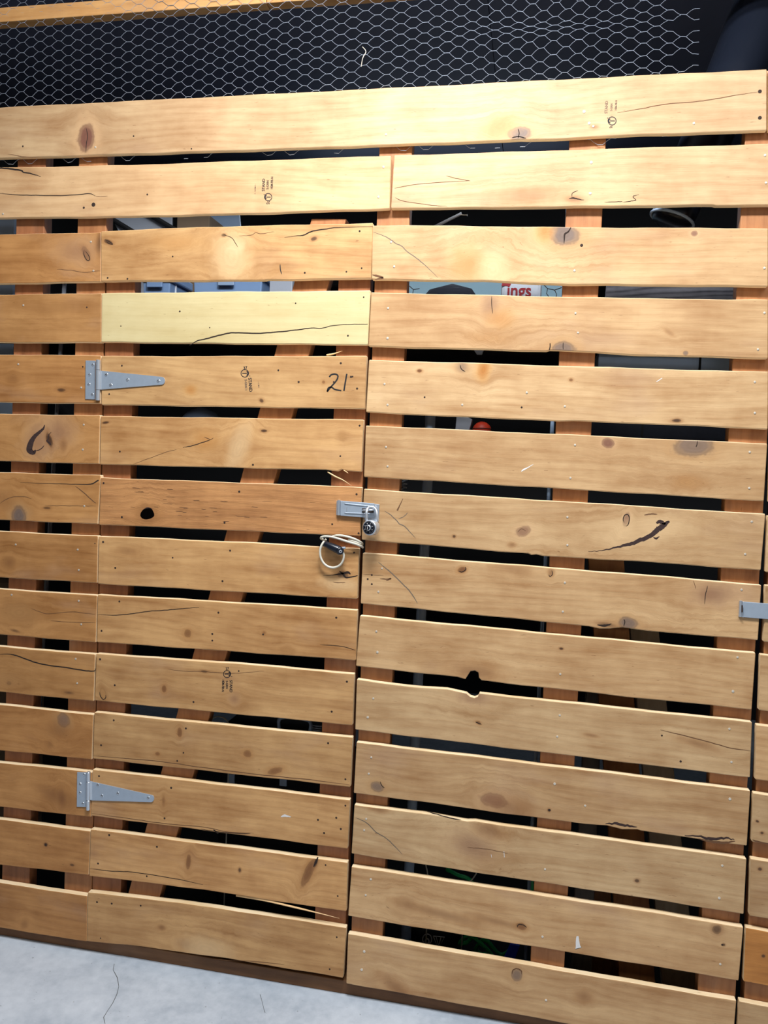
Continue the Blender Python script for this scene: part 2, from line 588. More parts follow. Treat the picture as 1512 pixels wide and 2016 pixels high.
def make_board(par, name, TL, TR, BR, BL, light, dark, knots=(), top=(), bot=(), rings=1.0, ease=0.0022, rough_edge=0.0006, rough=0.55,
               th=TH, yoff=0.0, bump=0.35):
    """corners are photo pixels of the front face; top/bot: extra (x, y) pixels along an edge (notches, bows)"""
    tl, tr, br, bl = (F(p[0], p[1], yoff) for p in (TL, TR, BR, BL))
    org = (tl + tr + br + bl) / 4
    n = max(8, int((tr - tl).length / 0.03))

    def edge(a, c, extra, sgn):
        pts = [a] + [F(x, y, yoff) for x, y in extra] + [c]
        return pts
    et, eb = edge(tl, tr, top, 1), edge(bl, br, bot, -1)

    def at(e, u):
        # interpolate by x between end points
        x = e[0].x + (e[-1].x - e[0].x) * u
        for i in range(len(e) - 1):
            if x <= e[i + 1].x or i == len(e) - 2:
                d = (e[i + 1].x - e[i].x) or 1e-9
                k = (x - e[i].x) / d
                return e[i].lerp(e[i + 1], k)
    us = set(i / n for i in range(n + 1))
    for e in (et, eb):
        for p in e[1:-1]:
            us.add((p.x - e[0].x) / (e[-1].x - e[0].x))
    us |= {0.0015 / max((tr - tl).length, .05), 1 - 0.0015 / max((tr - tl).length, .05)}
    us = sorted(u for u in us if 0 <= u <= 1)
    rr = random.Random(int(TL[0] * 7 + TL[1] * 13))
    ph = [rr.random() * 6.28 for _ in range(4)]
    V, Fc = [], []
    K = 12
    e2 = ease
    for i, u in enumerate(us):
        T, B = at(et, u).copy(), at(eb, u).copy()
        L = u * (tr - tl).length
        if 0 < i < len(us) - 1:
            T.z += rough_edge * (math.sin(L * 19 + ph[0]) + 0.6 * math.sin(L * 53 + ph[1]))
            B.z += rough_edge * (math.sin(L * 23 + ph[2]) + 0.6 * math.sin(L * 47 + ph[3]))
        endc = i in (0, len(us) - 1)
        q = 0.0013 if endc else 0.0          # eased ends
        Xt, Xb, zt, zb = T.x, B.x, T.z - q, B.z + q
        y0, y1 = yoff + q, yoff + th - q

        def X(z):
            return Xb + (Xt - Xb) * ((z - zb) / max(zt - zb, 1e-6))
        prof = [(y0, zt - e2), (y0 + e2 * .3, zt - e2 * .3), (y0 + e2, zt), (y1 - e2, zt), (y1 - e2 * .3, zt - e2 * .3), (y1, zt - e2),
                (y1, zb + e2), (y1 - e2 * .3, zb + e2 * .3), (y1 - e2, zb), (y0 + e2, zb), (y0 + e2 * .3, zb + e2 * .3), (y0, zb + e2)]
        V += [Vector((X(z), y, z)) for y, z in prof]
    for i in range(len(us) - 1):
        for k in range(K):
            l = (k + 1) % K
            Fc.append((i * K + k, i * K + l, (i + 1) * K + l, (i + 1) * K + k))
    Fc.append(tuple(range(K - 1, -1, -1)))
    Fc.append(tuple((len(us) - 1) * K + k for k in range(K)))
    kk = []
    for k in knots:
        x, y, rx, ry, rot, kind = k[:6]
        amt = k[6] if len(k) > 6 else 1.0
        p = F(x, y, yoff) - org
        sx = (F(x + 1, y, yoff) - F(x, y, yoff)).length
        kk.append((p.x, p.z, rx * sx, ry * sx, -math.radians(rot), kind, amt))
    tv = rr.uniform(.90, 1.08), rr.uniform(-.035, .035)
    light = tuple(min(1, c * tv[0] * (1 + tv[1] * (1 - i))) for i, c in enumerate(light[:3])) + (1,)
    dark = tuple(c * tv[0] * (1 + tv[1] * (1 - i)) for i, c in enumerate(dark[:3])) + (1,)
    mt = wood('wood_' + name, light, dark, kk, rings, rough=rough, bump=bump)
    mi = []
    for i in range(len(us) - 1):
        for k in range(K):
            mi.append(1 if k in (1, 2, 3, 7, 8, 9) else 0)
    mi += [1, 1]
    o = obj('board', V, Fc, [mt, M['bright_edge']], par, origin=org, matidx=mi)
    # shade smooth with flat ends is not needed: eased profile carries the edge highlight
    return o


def ribbon(par, name, pts, w, mat, y=-0.00025, taper=True, n=5, jit=0.0):
    """a flat mark lying on the board's face: pts photo pixels, w full width in px (number or list)"""
    P = smooth_path([Vector((p[0], p[1], 0)) for p in pts], n) if n > 1 else [Vector((p[0], p[1], 0)) for p in pts]
    if isinstance(w, (list, tuple)):
        m = len(w) - 1
        ws = []
        for i in range(len(P)):
            u = i / (len(P) - 1) * m
            k = min(int(u), m - 1)
            ws.append(w[k] + (w[k + 1] - w[k]) * (u - k))
    else:
        ws = [w * (min(1, 0.25 + 4 * i / len(P)) * min(1, 0.25 + 4 * (len(P) - 1 - i) / len(P)) if taper else 1) for i in range(len(P))]
    V, Fc = [], []
    rr = random.Random(int(P[0].x * 3 + P[0].y))
    for i, p in enumerate(P):
        a, c = P[max(i - 1, 0)], P[min(i + 1, len(P) - 1)]
        d = (c - a)
        if d.length < 1e-6:
            d = Vector((1, 0, 0))
        s = Vector((-d.y, d.x, 0)).normalized() * ws[i] / 2
        j = rr.uniform(-jit, jit)
        V += [F(p.x + s.x, p.y + s.y + j, y), F(p.x - s.x, p.y - s.y + j, y)]
    for i in range(len(P) - 1):
        Fc.append((2 * i, 2 * i + 1, 2 * i + 3, 2 * i + 2))
    return obj(name, V, Fc, mat, par, origin=WORLD_ORG[par.name])


def nail_mesh(name, r, mat, dome):
    v, f = lathe([(r, 0.0), (r * 0.9, dome * 0.7), (r * 0.45, dome)], (0, 0, 0), (0, -1, 0), 8)
    me = bpy.data.meshes.new(name)
    me.from_pydata([tuple(p) for p in v], [], f)
    me.materials.append(mat)
    me.update()
    return me


NAILM, HOLEM = nail_mesh('nail_head', 0.0030, M['nail'], 0.0010), nail_mesh('nail_hole', 0.0030, M['hole'], 0.00035)


def nails(par, pts, hole=False, y=0.0):
    for p in pts:
        o = bpy.data.objects.new('nail_hole' if hole else 'nail_head', HOLEM if hole else NAILM)
        C.objects.link(o)
        place(o, F(p[0], p[1], y) + Vector((0, -0.0001, 0)), par)
        s = p[2] if len(p) > 2 else 1.0
        o.scale = (s, 1, s)


# colours per section
LT = (lin(208, 161, 107), lin(160, 111, 64))        # door
LL = (lin(196, 142, 86), lin(150, 98, 50))         # left fixed section
LR = (lin(208, 170, 124), lin(166, 122, 78))       # right fixed section
LH = (lin(208, 170, 126), lin(172, 128, 86))       # header rows
LY = (lin(212, 194, 146), lin(196, 174, 124))      # replaced yellow board

# ------------------------------------------------------------------ the slatted front
wf = root('wall_front', F(0, 1855, TH).to_2d().to_3d(), 'slatted wooden locker front of fixed horizontal boards', 'wall', 'structure')
d1 = root('door_1', (F(180, 1900, TH).x, 0.0, 0.0), 'slatted wooden locker door marked 21 with two strap hinges', 'door', 'structure')
d2 = root('door_2', (F(1480, 1900, TH).x, 0.0, 0.0), 'slatted wooden locker door beyond the narrow dark gap', 'door', 'structure')

STRIP = {8: 1.5, 9: 2, 10: 3, 11: 3.5, 12: 4, 13: 4.5, 14: 5}    # px of the lit top face included in the measured top edge
B = {}
# header rows
B['1'] = make_board(wf, 'header', (-620, 242), (1510, 135.6), (1509.5, 257), (-620, 334), *LH, th=.0162,
                    knots=[(170, 272, 15, 24, 0, 'purple'), (1024, 262, 20, 12, 0, 'grey'), (985, 248, 26, 14, -20, 'orange', .45), (1170, 250, 6, 3, 0, 'brown', .6)],
                    bot=[(0, 311.5), (250, 303.3), (600, 291.5), (850, 282.3), (1000, 276.5), (1024, 275), (1040, 275.6), (1262, 265)])
B['2L'] = make_board(wf, 'header', (-620, 343), (769.5, 306), (766.7, 411), (-620, 435.5), *LH, th=.0162, knots=[(60, 340, 30, 6, 5, 'brown', .3)],
                     top=[(0, 329.6), (250, 324.6)], bot=[(0, 428.8), (250, 426.3), (500, 420)])
B['2R'] = make_board(wf, 'header', (776, 305.5), (2050, 266), (2050, 399), (769.5, 410), *LH, knots=[(1040, 385, 50, 12, 0, 'brown', .3), (1130, 392, 12, 5, 5, 'brown', .6)],
                     bot=[(1000, 408.5), (1262, 405), (1404, 403.5), (1410, 404.8), (1512, 403)])
B['1R'] = make_board(wf, 'header', (1513.5, 135.4), (2050, 108), (2050, 240), (1513, 256.8), *LH, th=.0162)
# fixed section on the left:  (row, xTopR, yTopL, yTopR, xBotR, yBotL, yBotR)
left = [(3, 198.2, 461.5, 457.3, 198.2, 558.2, 554.5), (4, 199.5, 580, 577.3, 199, 674.3, 674.3), (5, 198.2, 697.9, 699.8, 197, 792, 794.6),
        (6, 196.5, 815, 817.6, 194.2, 907.7, 913.6), (7, 197.5, 930, 935.5, 191.5, 1023.5, 1032), (8, 192.2, 1044.6, 1054, 190.5, 1136.8, 1148),
        (9, 190.6, 1157.4, 1170.6, 187.8, 1249.4, 1265), (10, 186.5, 1270, 1285.4, 183.5, 1362.3, 1381), (11, 183, 1384, 1403.7, 179.8, 1477.6, 1495.5),
        (12, 181, 1497.5, 1516, 178.6, 1588.7, 1609), (13, 177.3, 1609, 1631.9, 173.6, 1702.5, 1723), (14, 171, 1733, 1759, 170.2, 1827, 1854.5)]
lk = {3: [(170, 500, 6, 13, -25, 'brown'), (150, 495, 30, 16, 0, 'purple', .4), (196, 480, 5, 16, 0, 'dark', .6)], 4: [(120, 605, 60, 8, 0, 'brown', .15)],
      5: [(120, 768, 7, 3, 0, 'dark', .8), (25, 745, 8, 6, 0, 'brown', .3)],
      6: [(78, 866, 20, 24, 30, 'purple', .55), (118, 850, 22, 20, 0, 'purple', .5), (97, 866, 5, 11, -20, 'dark', .9), (125, 876, 6, 8, 0, 'brown', .5)],
      7: [(37, 1014, 12, 15, 0, 'grey'), (5, 985, 18, 14, 0, 'brown', .35), (92, 1000, 6, 2, 0, 'dark', .7)],
      8: [(18, 1107, 9, 9, 0, 'brown', .5)], 9: [(38, 1206, 24, 14, 0, 'ring', .6), (30, 1242, 7, 2, 8, 'dark', .6)],
      10: [(18, 1345, 4, 3, 0, 'dark', .7), (20, 1340, 16, 8, 0, 'ring', .5), (136, 1364, 7, 2, 0, 'dark', .6)],
      11: [(125, 1418, 11, 11, 0, 'grey', .8), (115, 1436, 20, 14, 0, 'brown', .35), (98, 1466, 6, 6, 0, 'brown', .35)],
      12: [(112, 1568, 30, 12, 15, 'brown', .5), (122, 1573, 7, 14, 0, 'brown', .6)], 13: [(90, 1663, 3, 3, 0, 'dark', .9), (142, 1703, 4, 2, 0, 'dark', .7)], 14: [(48, 1820, 5, 7, 30, 'brown', .4)]}
for r, xt, tl, tr, xb, bl, br in left:
    s = STRIP.get(r, 0)
    k1, k2 = (tr - tl) / xt, (br - bl) / xb
    B['%dL' % r] = make_board(wf, 'left', (-620, tl - 620 * k1 + s), (xt, tr + s), (xb, br), (-620, bl - 620 * k2), *LL, knots=lk.get(r, []), rings=.8)
# the door: (row, TLx, TLy, TRx, TRy, BRx, BRy, BLx, BLy)
door = [(3, 198.8, 454.8, 734, 438.7, 730.2, 548, 199, 553.3), (4, 200.3, 577.3, 729, 572, 724, 678.8, 199.4, 673.6), (5, 199.8, 701, 721.5, 701, 717.8, 804.8, 199.8, 796.6),
        (6, 198.5, 819, 715.3, 826.4, 711, 928.8, 196.6, 914.4), (7, 198.2, 940.4, 712, 959, 708.4, 1055.8, 195.2, 1032.7), (8, 194.8, 1054, 706.6, 1078.9, 703, 1179.3, 192.6, 1149.5),
        (9, 192.3, 1168.6, 703, 1198.7, 700, 1300, 190.8, 1264.3), (10, 190, 1283, 697, 1324, 693.5, 1428, 186.4, 1379.7), (11, 185.4, 1399, 693.7, 1448.6, 689.3, 1549.8, 183.4, 1493.7),
        (12, 182.4, 1510.6, 688.5, 1570.7, 683.8, 1671.4, 179.4, 1606.6), (13, 178.6, 1627.7, 684, 1693.7, 681.3, 1795, 175.7, 1724.3), (14, 172.8, 1751.6, 681.3, 1821.5, 675, 1925.7, 170.8, 1853.3)]
dtop = {3: [(400, 446.5)], 4: [(400, 574.5)], 8: [(300, 1058.5), (500, 1067.5)], 10: [(250, 1289), (450, 1302), (600, 1315)], 14: [(250, 1759.5), (420, 1781.5), (560, 1803), (640, 1815)]}
dbot = {3: [(520, 552), (526, 550.5), (640, 549.5)], 6: [(640, 925.5), (664, 928), (672, 924), (684, 926.5)], 7: [(500, 1046.5)], 13: [(400, 1752), (470, 1763), (600, 1783)], 14: [(250, 1861), (300, 1867), (450, 1888)]}
dk = {3: [(463, 487, 9, 8, 0, 'pale', .9), (455, 505, 22, 30, 0, 'pale', .6), (213, 476, 8, 3.5, 22, 'dark', .85), (618, 470, 5, 3, -15, 'dark', .8), (441, 463, 4, 2.5, 0, 'dark', .7), (345, 478, 30, 10, 0, 'orange', .25)],
      4: [], 5: [(375, 768, 8, 6, 0, 'orange', .6), (515, 789, 4, 3, 30, 'dark', .8), (637, 752, 2.5, 2.5, 0, 'brown', .7)],
      6: [(404, 866, 16, 12, 0, 'orange', .4), (520, 848, 6, 2.5, 0, 'dark', .9), (674, 858, 6, 6, 0, 'ring', .6), (208, 832, 6, 2, -8, 'dark', .9), (470, 880, 12, 30, 20, 'pale', .5)],
      7: [(289, 1012, 16, 14, 0, 'brown', .6)], 8: [(675, 1132, 10, 6, 0, 'dark', .8), (670, 1150, 24, 8, 0, 'pale', .5), (250, 1085, 16, 6, 0, 'brown', .35)],
      9: [(370, 1247, 6, 6, -30, 'brown', .7), (520, 1246, 3, 3, 0, 'brown', .6), (567, 1282, 8, 6, 0, 'ring', .6)],
      10: [(203, 1366, 5, 11, -15, 'ring', .9), (323, 1356, 4, 6, 0, 'brown', .8), (402, 1322, 6, 2, 0, 'dark', .7), (461, 1376, 8, 8, 0, 'purple', .4)],
      11: [(354, 1442, 4, 8, 0, 'brown', .8), (487, 1484, 7, 6, 0, 'brown', .7), (310, 1484, 4, 3, 0, 'brown', .7), (541, 1518, 12, 5, -25, 'brown', .7)],
      12: [(325, 1636, 3, 2.5, 0, 'dark', .8), (322, 1577, 2.5, 8, 0, 'brown', .5)],
      13: [(608, 1715, 7, 26, 22, 'brown', .8), (622, 1697, 3, 9, 15, 'dark', .9), (371, 1697, 4, 13, 5, 'brown', .75), (472, 1713, 2.5, 4, 0, 'dark', .8)],
      14: [(318, 1826, 6, 4, 0, 'brown', .6), (365, 1860, 12, 8, 0, 'brown', .4), (405, 1868, 30, 14, 0, 'pale', .5)]}
for row in door:
    r = row[0]
    s = STRIP.get(r, 0)
    c = LY if r == 4 else ((lin(198, 144, 92), lin(146, 98, 58)) if r == 7 else LT)
    B['%dD' % r] = make_board(d1, 'door', (row[1], row[2] + s), (row[3], row[4] + s), (row[5], row[6]), (row[7], row[8]), *c, knots=dk.get(r, []),
                              top=[(x, y + s) for x, y in dtop.get(r, [])], bot=dbot.get(r, []), rings=.35 if r == 4 else 1.0, rough=.42 if r == 4 else .55, bump=.2 if r == 4 else (.9 if r == 7 else .35))
# fixed section on the right: (row, TLx, TLy, midTop(1262), TRx, TRy, BRx, BRy, midBot, BLx, BLy)
right = [(3, 732.9, 444, 448, 1512.4, 449, 1512, 563.8, 560.8, 731.8, 550), (4, 731, 576, 587, 1512.4, 590, 1512, 705.8, 699, 725.3, 681.8),
         (5, 726.4, 708.6, 725, 1512.6, 732.4, 1511.5, 845, 833.6, 720.6, 811.7), (6, 720.2, 837.5, 862, 1510.8, 873.7, 1503.8, 987, 972, 716.4, 938.7),
         (7, 716.4, 963, 996.5, 1507, 1012.6, 1497.6, 1123, 1105.6, 712, 1062.7), (8, 714.2, 1087, 1130.4, 1498.9, 1150.3, 1492, 1260.7, 1240.8, 710, 1188),
         (9, 708.6, 1210.3, 1263, 1487.7, 1284, 1480, 1397, 1375, 700.8, 1311.7), (10, 702.3, 1334.6, 1395.8, 1480.7, 1419, 1476.5, 1531, 1505, 699.2, 1436.7),
         (11, 701.8, 1458, 1526, 1477.3, 1553.7, 1470.3, 1665.6, 1636.3, 696.4, 1561.5), (12, 697.7, 1580.6, 1657.9, 1469.8, 1687, 1464, 1800, 1767.7, 692, 1681),
         (13, 692.2, 1701.6, 1788.3, 1463.4, 1821, 1454.2, 1930.7, 1899, 685.4, 1803.7), (14, 685.2, 1833.5, 1933.4, 1449.7, 1965, 1441, 2075, 2042, 681.5, 1936.4)]
rk = {3: [(1111, 461, 26, 20, 0, 'grey'), (1072, 455, 12, 14, 0, 'orange', .7), (925, 520, 24, 22, 30, 'orange', .45), (960, 470, 30, 10, 0, 'ring', .3), (1367, 460, 6, 5, 0, 'purple', .8), (970, 530, 18, 22, 0, 'pale', .5)],
      4: [(966, 600, 15, 22, 0, 'purple', .5), (985, 628, 18, 12, 0, 'orange', .4), (1109, 686, 20, 13, 0, 'grey', .9), (960, 665, 34, 10, 0, 'ring', .5), (1350, 695, 5, 4.5, 0, 'grey', .8), (1317, 654, 9, 3, 35, 'brown', .35)],
      5: [(952, 728, 9, 15, 12, 'orange', .9), (910, 722, 9, 9, 0, 'grey', .6), (826, 730, 4.5, 3, 0, 'brown', 1), (1124, 748, 3, 2.5, 0, 'brown', .8), (1332, 828, 8, 3, 0, 'dark', .9)],
      6: [(1197, 873, 11, 9, 0, 'purple', .9), (1366, 878, 36, 20, 0, 'grey', .85), (1355, 950, 24, 12, 0, 'ring', .6), (880, 880, 40, 4, 3, 'brown', .2)],
      7: [(1030, 1046, 14, 9, -25, 'purple', .7), (1008, 1073, 6, 4, 0, 'brown', .5), (1233, 1023, 6, 13, 8, 'purple', .8), (1250, 1050, 60, 18, -10, 'pale', .35), (894, 1056, 2.5, 2.5, 0, 'dark', .8)],
      8: [(910, 1122, 8, 5, -20, 'brown', .9), (1402, 1170, 34, 20, -5, 'purple', .6), (1237, 1227, 17, 11, 0, 'grey', .9), (1195, 1230, 16, 4, 5, 'dark', .6), (1085, 1128, 5, 7, 0, 'brown', .6), (1010, 1120, 30, 8, 5, 'brown', .3), (1500, 1, 1, 1, 0, 'dark', 0)],
      9: [(932, 1323, 34, 12, 0, 'brown', .55), (1105, 1277, 3.5, 2, 0, 'dark', .9)],
      10: [(935, 1370, 26, 14, 0, 'purple', .5), (942, 1423, 4.5, 3, 20, 'brown', .8), (1375, 1465, 30, 6, 12, 'brown', .4), (1165, 1448, 12, 3, 6, 'brown', .5)],
      11: [(743, 1549, 12, 9, 10, 'grey', .8), (972, 1576, 24, 13, 5, 'purple', .7), (1000, 1590, 30, 14, 10, 'brown', .4), (1081, 1595, 2.5, 2.5, 0, 'dark', 1)],
      12: [(962, 1636, 22, 10, 5, 'brown', .55), (930, 1665, 36, 20, 10, 'purple', .5), (744, 1592, 16, 5, 5, 'brown', .5), (1254, 1734, 4, 3, 0, 'dark', .8)],
      13: [(1026, 1824, 9, 6, 8, 'brown', .9), (870, 1800, 60, 7, 6, 'brown', .45), (1411, 1830, 8, 8, 0, 'dark', .7), (980, 1815, 40, 5, 6, 'brown', .4), (1425, 1860, 2.5, 2.5, 0, 'dark', .8), (800, 1780, 16, 14, 0, 'brown', .25)],
      14: [(1017, 1920, 10, 12, 0, 'grey', .8), (1150, 1962, 12, 10, 0, 'brown', .4), (780, 1945, 24, 10, 30, 'brown', .5)]}
rtop = {3: [(900, 443.5), (1000, 446), (1130, 447)], 4: [(950, 580), (1000, 582)], 5: [(950, 715)],
        10: [(800, 1347.5), (880, 1354), (918, 1362), (925, 1368), (934, 1371), (941, 1368), (944, 1362), (1000, 1368)], 12: [(830, 1597), (920, 1613), (935, 1612.5), (1000, 1622)]}
rbot = {3: [(900, 552.5), (950, 552.5), (1010, 556), (1120, 560)], 4: [(1076, 691.5), (1082, 689.5), (1100, 690)], 5: [(960, 823), (1050, 826), (1100, 829), (1130, 829)],
        7: [(1000, 1087), (1040, 1090), (1046, 1093), (1056, 1092), (1070, 1095)], 8: [(1160, 1233), (1180, 1237.5), (1200, 1238), (1225, 1236)],
        9: [(900, 1333), (916, 1337.5), (921, 1330), (926, 1322), (935, 1321), (942, 1325), (943, 1335), (948, 1340), (1000, 1346)],
        11: [(830, 1579), (1000, 1603), (1150, 1622.5), (1195, 1625), (1225, 1633), (1255, 1634)]}
for r, tlx, tly, tm, trx, try_, brx, bry, bm_, blx, bly in right:
    s = STRIP.get(r, 0)
    tp = [(x, y + s) for x, y in rtop.get(r, [])] + [(1262, tm + s)]
    bt = rbot.get(r, []) + [(1262, bm_)]
    B['%dR' % r] = make_board(wf, 'right', (tlx, tly + s), (trx, try_ + s), (brx, bry), (blx, bly), *LR, knots=rk.get(r, []), top=tp, bot=bt)
# next door: (row, TLx, TLy, BLx, BLy)
nxt = [(3, 1526, 450, 1523, 564), (4, 1524, 591, 1521, 706), (5, 1521, 734, 1518, 846), (6, 1517, 876, 1514, 988), (7, 1512, 1015, 1508, 1126), (8, 1507.5, 1151, 1503.3, 1263), (9, 1497.6, 1286.7, 1494, 1398), (10, 1489.7, 1424.3, 1487, 1534.6), (11, 1483.5, 1558, 1480, 1657),
       (12, 1478.5, 1687, 1475.3, 1802.5), (13, 1468.6, 1822.3, 1464, 1932.7), (14, 1456, 1966, 1450, 2076)]
for r, x, y, xb, yb in nxt:
    s = STRIP.get(r, 0)
    k = 0.062 + (r - 6) * 0.0165
    c = (lin(206, 140, 72), lin(164, 104, 48)) if r in (13,) else LR
    B['%dN' % r] = make_board(d2, 'next', (x, y + s), (x + 520, y + s + 520 * k), (xb + 520, yb + 520 * (k + .012)), (xb, yb), *c,
                              knots={11: [(1491, 1617, 3.5, 2.5, 20, 'dark', .9), (1500, 1640, 3, 2.5, 0, 'dark', .8)], 12: [(1496, 1711, 3.5, 3, 0, 'dark', .8)],
                                     13: [(1503, 1882, 3, 3, 0, 'dark', .8)]}.get(r, []))

# ------------------------------------------------------------------ studs, stiles, plates
WS = {}


def upright(par, name, xa0, xa1, ya, xb0, xb1, yb, ztop, zbot, mat, Y=TH, dep=0.038):
    a0, a1, b0, b1 = F(xa0, ya, Y), F(xa1, ya, Y), F(xb0, yb, Y), F(xb1, yb, Y)

    def at(a, b, z):
        return a.lerp(b, (z - a.z) / (b.z - a.z)).x
    q = [(at(a0, b0, ztop), Y, ztop), (at(a1, b1, ztop), Y, ztop), (at(a1, b1, zbot), Y, zbot), (at(a0, b0, zbot), Y, zbot)]
    v, f = prism(q, (0, dep, 0), 0.002)
    return obj(name, v, f, mat, par)


SA, SB = (lin(178, 122, 78), lin(134, 84, 50)), (lin(164, 106, 68), lin(118, 72, 44))
mk = lambda i: wood('stud_wood_%d' % i, *(SA if i % 2 else SB), (), .9, vertical=True)
Z0 = 0.038
ZT = F(500, 185, TH).z - 0.004           # top of the studs, behind the first header board
upright(wf, 'stud', -302, -247, 568, -327, -273, 1715, ZT, Z0, mk(4))
upright(wf, 'stud', -612, -557, 568, -637, -583, 1715, ZT, Z0, mk(2))
upright(wf, 'stud', 29, 84, 568, 4, 58, 1715, ZT, Z0, mk(0))
upright(wf, 'stud', 150, 206, 568, 127, 181, 1715, ZT, Z0, mk(1))
upright(wf, 'stud', 737, 801, 565, 692, 754, 1820, ZT, Z0, mk(1))
upright(wf, 'stud', 1107, 1178, 573, 1045, 1112, 1880, ZT, Z0, mk(3))
upright(wf, 'stud', 1450, 1527, 578, 1375, 1450, 1925, ZT, Z0, mk(5))
ZD = F(400, 455, TH).z
upright(d1, 'stile', 209, 265, 568, 182, 238, 1735, ZD, 0.055, mk(2))
upright(d1, 'stile', 666, 729, 560, 620, 681, 1800, ZD, 0.055, mk(4))
upright(d2, 'stile', 1504, 1580, 1275, 1466, 1540, 1945, ZD, 0.055, mk(5))
# diagonal brace of the door
br = [F(578, 560, TH), F(646, 560, TH), F(320, 1745, TH), F(256, 1745, TH)]
ext = lambda a, b, k: a + (b - a) * k
v, f = prism([ext(br[0], br[3], -.10), ext(br[1], br[2], -.10), ext(br[2], br[1], -.06), ext(br[3], br[0], -.06)], (0, 0.036, 0), 0.002)
obj('brace', v, f, wood('brace_wood', *SA, (), .9, vertical=True), d1)
x0, x1 = F(-640, 1500, TH).x, F(2100, 1500, TH).x
obj('base_plate', *box((x0, TH, 0.0), (x1, TH + 0.089, 0.038), 0.002), wood('plate_wood', lin(124, 84, 50), lin(86, 54, 30), (), .8), wf)
# top plate, two lengths butted
zb, zt_ = F(260, 25, TH).z, F(60, 6, TH).z
xj = F(524, 10, TH).x
mt = wood('top_plate_wood', lin(216, 164, 104), lin(176, 120, 66), (), .8)
obj('top_plate', *box((x0, TH, zb), (xj - .001, TH + 0.034, zb + 0.040), 0.002), mt, wf)
obj('top_plate', *box((xj + .001, TH, zb), (x1, TH + 0.034, zb + 0.040), 0.002), mt, wf)

# ------------------------------------------------------------------ cracks, pencil lines, bark, nails
def crack(k, pts, w=1.6, mat='crack', name='crack', jit=0.35, **kw):
    return ribbon(B[k], name, pts, w, M[mat], jit=jit, **kw)


crack('1', [(1215, 222), (1262, 214), (1310, 205), (1360, 201), (1400, 196), (1445, 188), (1492, 181)], 1.5, 'crack_soft')
crack('1', [(170, 252), (172, 268), (170, 284), (169, 301)], 1.2)
crack('1', [(1020, 253), (1022, 262), (1020, 272)], 1.8)
crack('1', [(1008, 271), (1020, 269), (1036, 272)], 2.2)
crack('1', [(15, 303), (50, 309), (80, 309.5)], 1.0, 'crack_soft')
crack('2L', [(-5, 330.8), (20, 332.5), (42, 336), (46, 339), (62, 342), (80, 347.5)], [2, 3.2, 3, 2.4, 2.2, .6])
crack('2L', [(-5, 380), (30, 383.5), (70, 384.5), (120, 385), (160, 382.5), (178, 381.5), (188, 386)], 1.6)
crack('2L', [(188, 386), (200, 387), (212, 386)], .7, 'crack_soft')
crack('2R', [(776, 371), (800, 366), (850, 360), (926, 356)], 1.1, 'crack_soft')
crack('2R', [(926, 356), (902, 352), (878, 346)], 1.1, 'crack_soft')
crack('2R', [(778, 389), (795, 396), (850, 404), (880, 406)], 1.1, 'crack_soft')
crack('2R', [(1120, 391), (1128, 389.5), (1134, 391), (1150, 394)], [.5, 3, 2.5, .5])
crack('2R', [(1126, 388), (1127, 380), (1138, 375)], 1.2)
crack('2R', [(1190, 398), (1215, 397), (1226, 397)], 1.2)
crack('2R', [(1226, 398), (1240, 396), (1252, 394), (1246, 387), (1258, 383)], 1.3)
crack('3L', [(112, 530), (140, 532), (165, 536), (197, 533)], 1.0, 'crack_soft')
crack('3L', [(166, 492), (165, 500), (170, 511), (176, 512), (175, 504), (168, 494)], 1.4)
crack('3D', [(560, 467.5), (585, 464), (598, 463), (612, 456), (640, 451), (665, 448), (734, 446)], [.4, 1.2, 2.2, 2.4, 2, 1.4, .8])
crack('3D', [(440, 462), (456, 468), (463, 478), (468, 486)], 1.1)
crack('3D', [(470, 464), (495, 463), (503, 458), (515, 460), (540, 456)], .9, 'crack_soft')
crack('3D', [(551.5, 520), (552, 530), (554.5, 540)], 1.8, 'marker', name='ink_mark')
crack('3D', [(207, 472), (216, 476), (222, 481), (216, 480), (209, 476)], 1.3)
crack('3R', [(735, 457), (755, 464), (771, 473), (779, 479), (792, 485), (800, 494), (820, 508), (840, 525), (862, 546)], 1.6, 'pencil', name='pencil_line')
crack('3R', [(1124, 448), (1119, 456), (1112, 461), (1111, 470), (1110.5, 479)], [1.5, 2.8, 3.4, 2.4, 1])
crack('3R', [(733, 541), (745, 544), (754, 547), (738, 550)], 4, 'crack_soft')
crack('4D', [(373, 680), (380, 676), (388, 671), (402, 668), (420, 663), (445, 657), (463, 655), (505, 656.5), (540, 654), (580, 650), (612, 646), (632, 646.5), (655, 641), (690, 638.5), (724, 638)], [.8, 2, 2.6, 2.4, 2.3, 1.7, 1.4, 1.0])
crack('4R', [(968, 583), (968, 600), (970, 618)], 1.3)
crack('4R', [(1083, 675), (1083, 683), (1081, 690)], 2.0)
crack('4R', [(1109, 674), (1108.5, 682), (1109, 688)], 1.4)
crack('5R', [(906, 718), (908, 726), (916, 732)], 1.6)
crack('6D', [(262, 914), (300, 900), (330, 889), (348, 885)], .8, 'crack_soft')
crack('6D', [(360, 881), (380, 877), (402, 870), (414, 866)], 1.5)
crack('6D', [(402, 860), (414, 865), (420, 862)], 1.2, 'crack_soft')
crack('6L', [(88, 836), (85, 844), (76, 852), (66, 862), (60, 874), (58, 886), (66, 891), (70, 886)], [.8, 4, 6, 8, 11, 12, 8, 2], 'bark', 'bark_pocket', n=6)
crack('6L', [(101, 851), (96, 856), (95, 864), (92, 868), (97, 872), (100, 876)], [.8, 1.6, 2, 2.4, 4, 2], 'bark', 'bark_pocket')
crack('6L', [(70, 888), (80, 884), (87, 877)], 1.6, 'bark', 'bark_pocket')
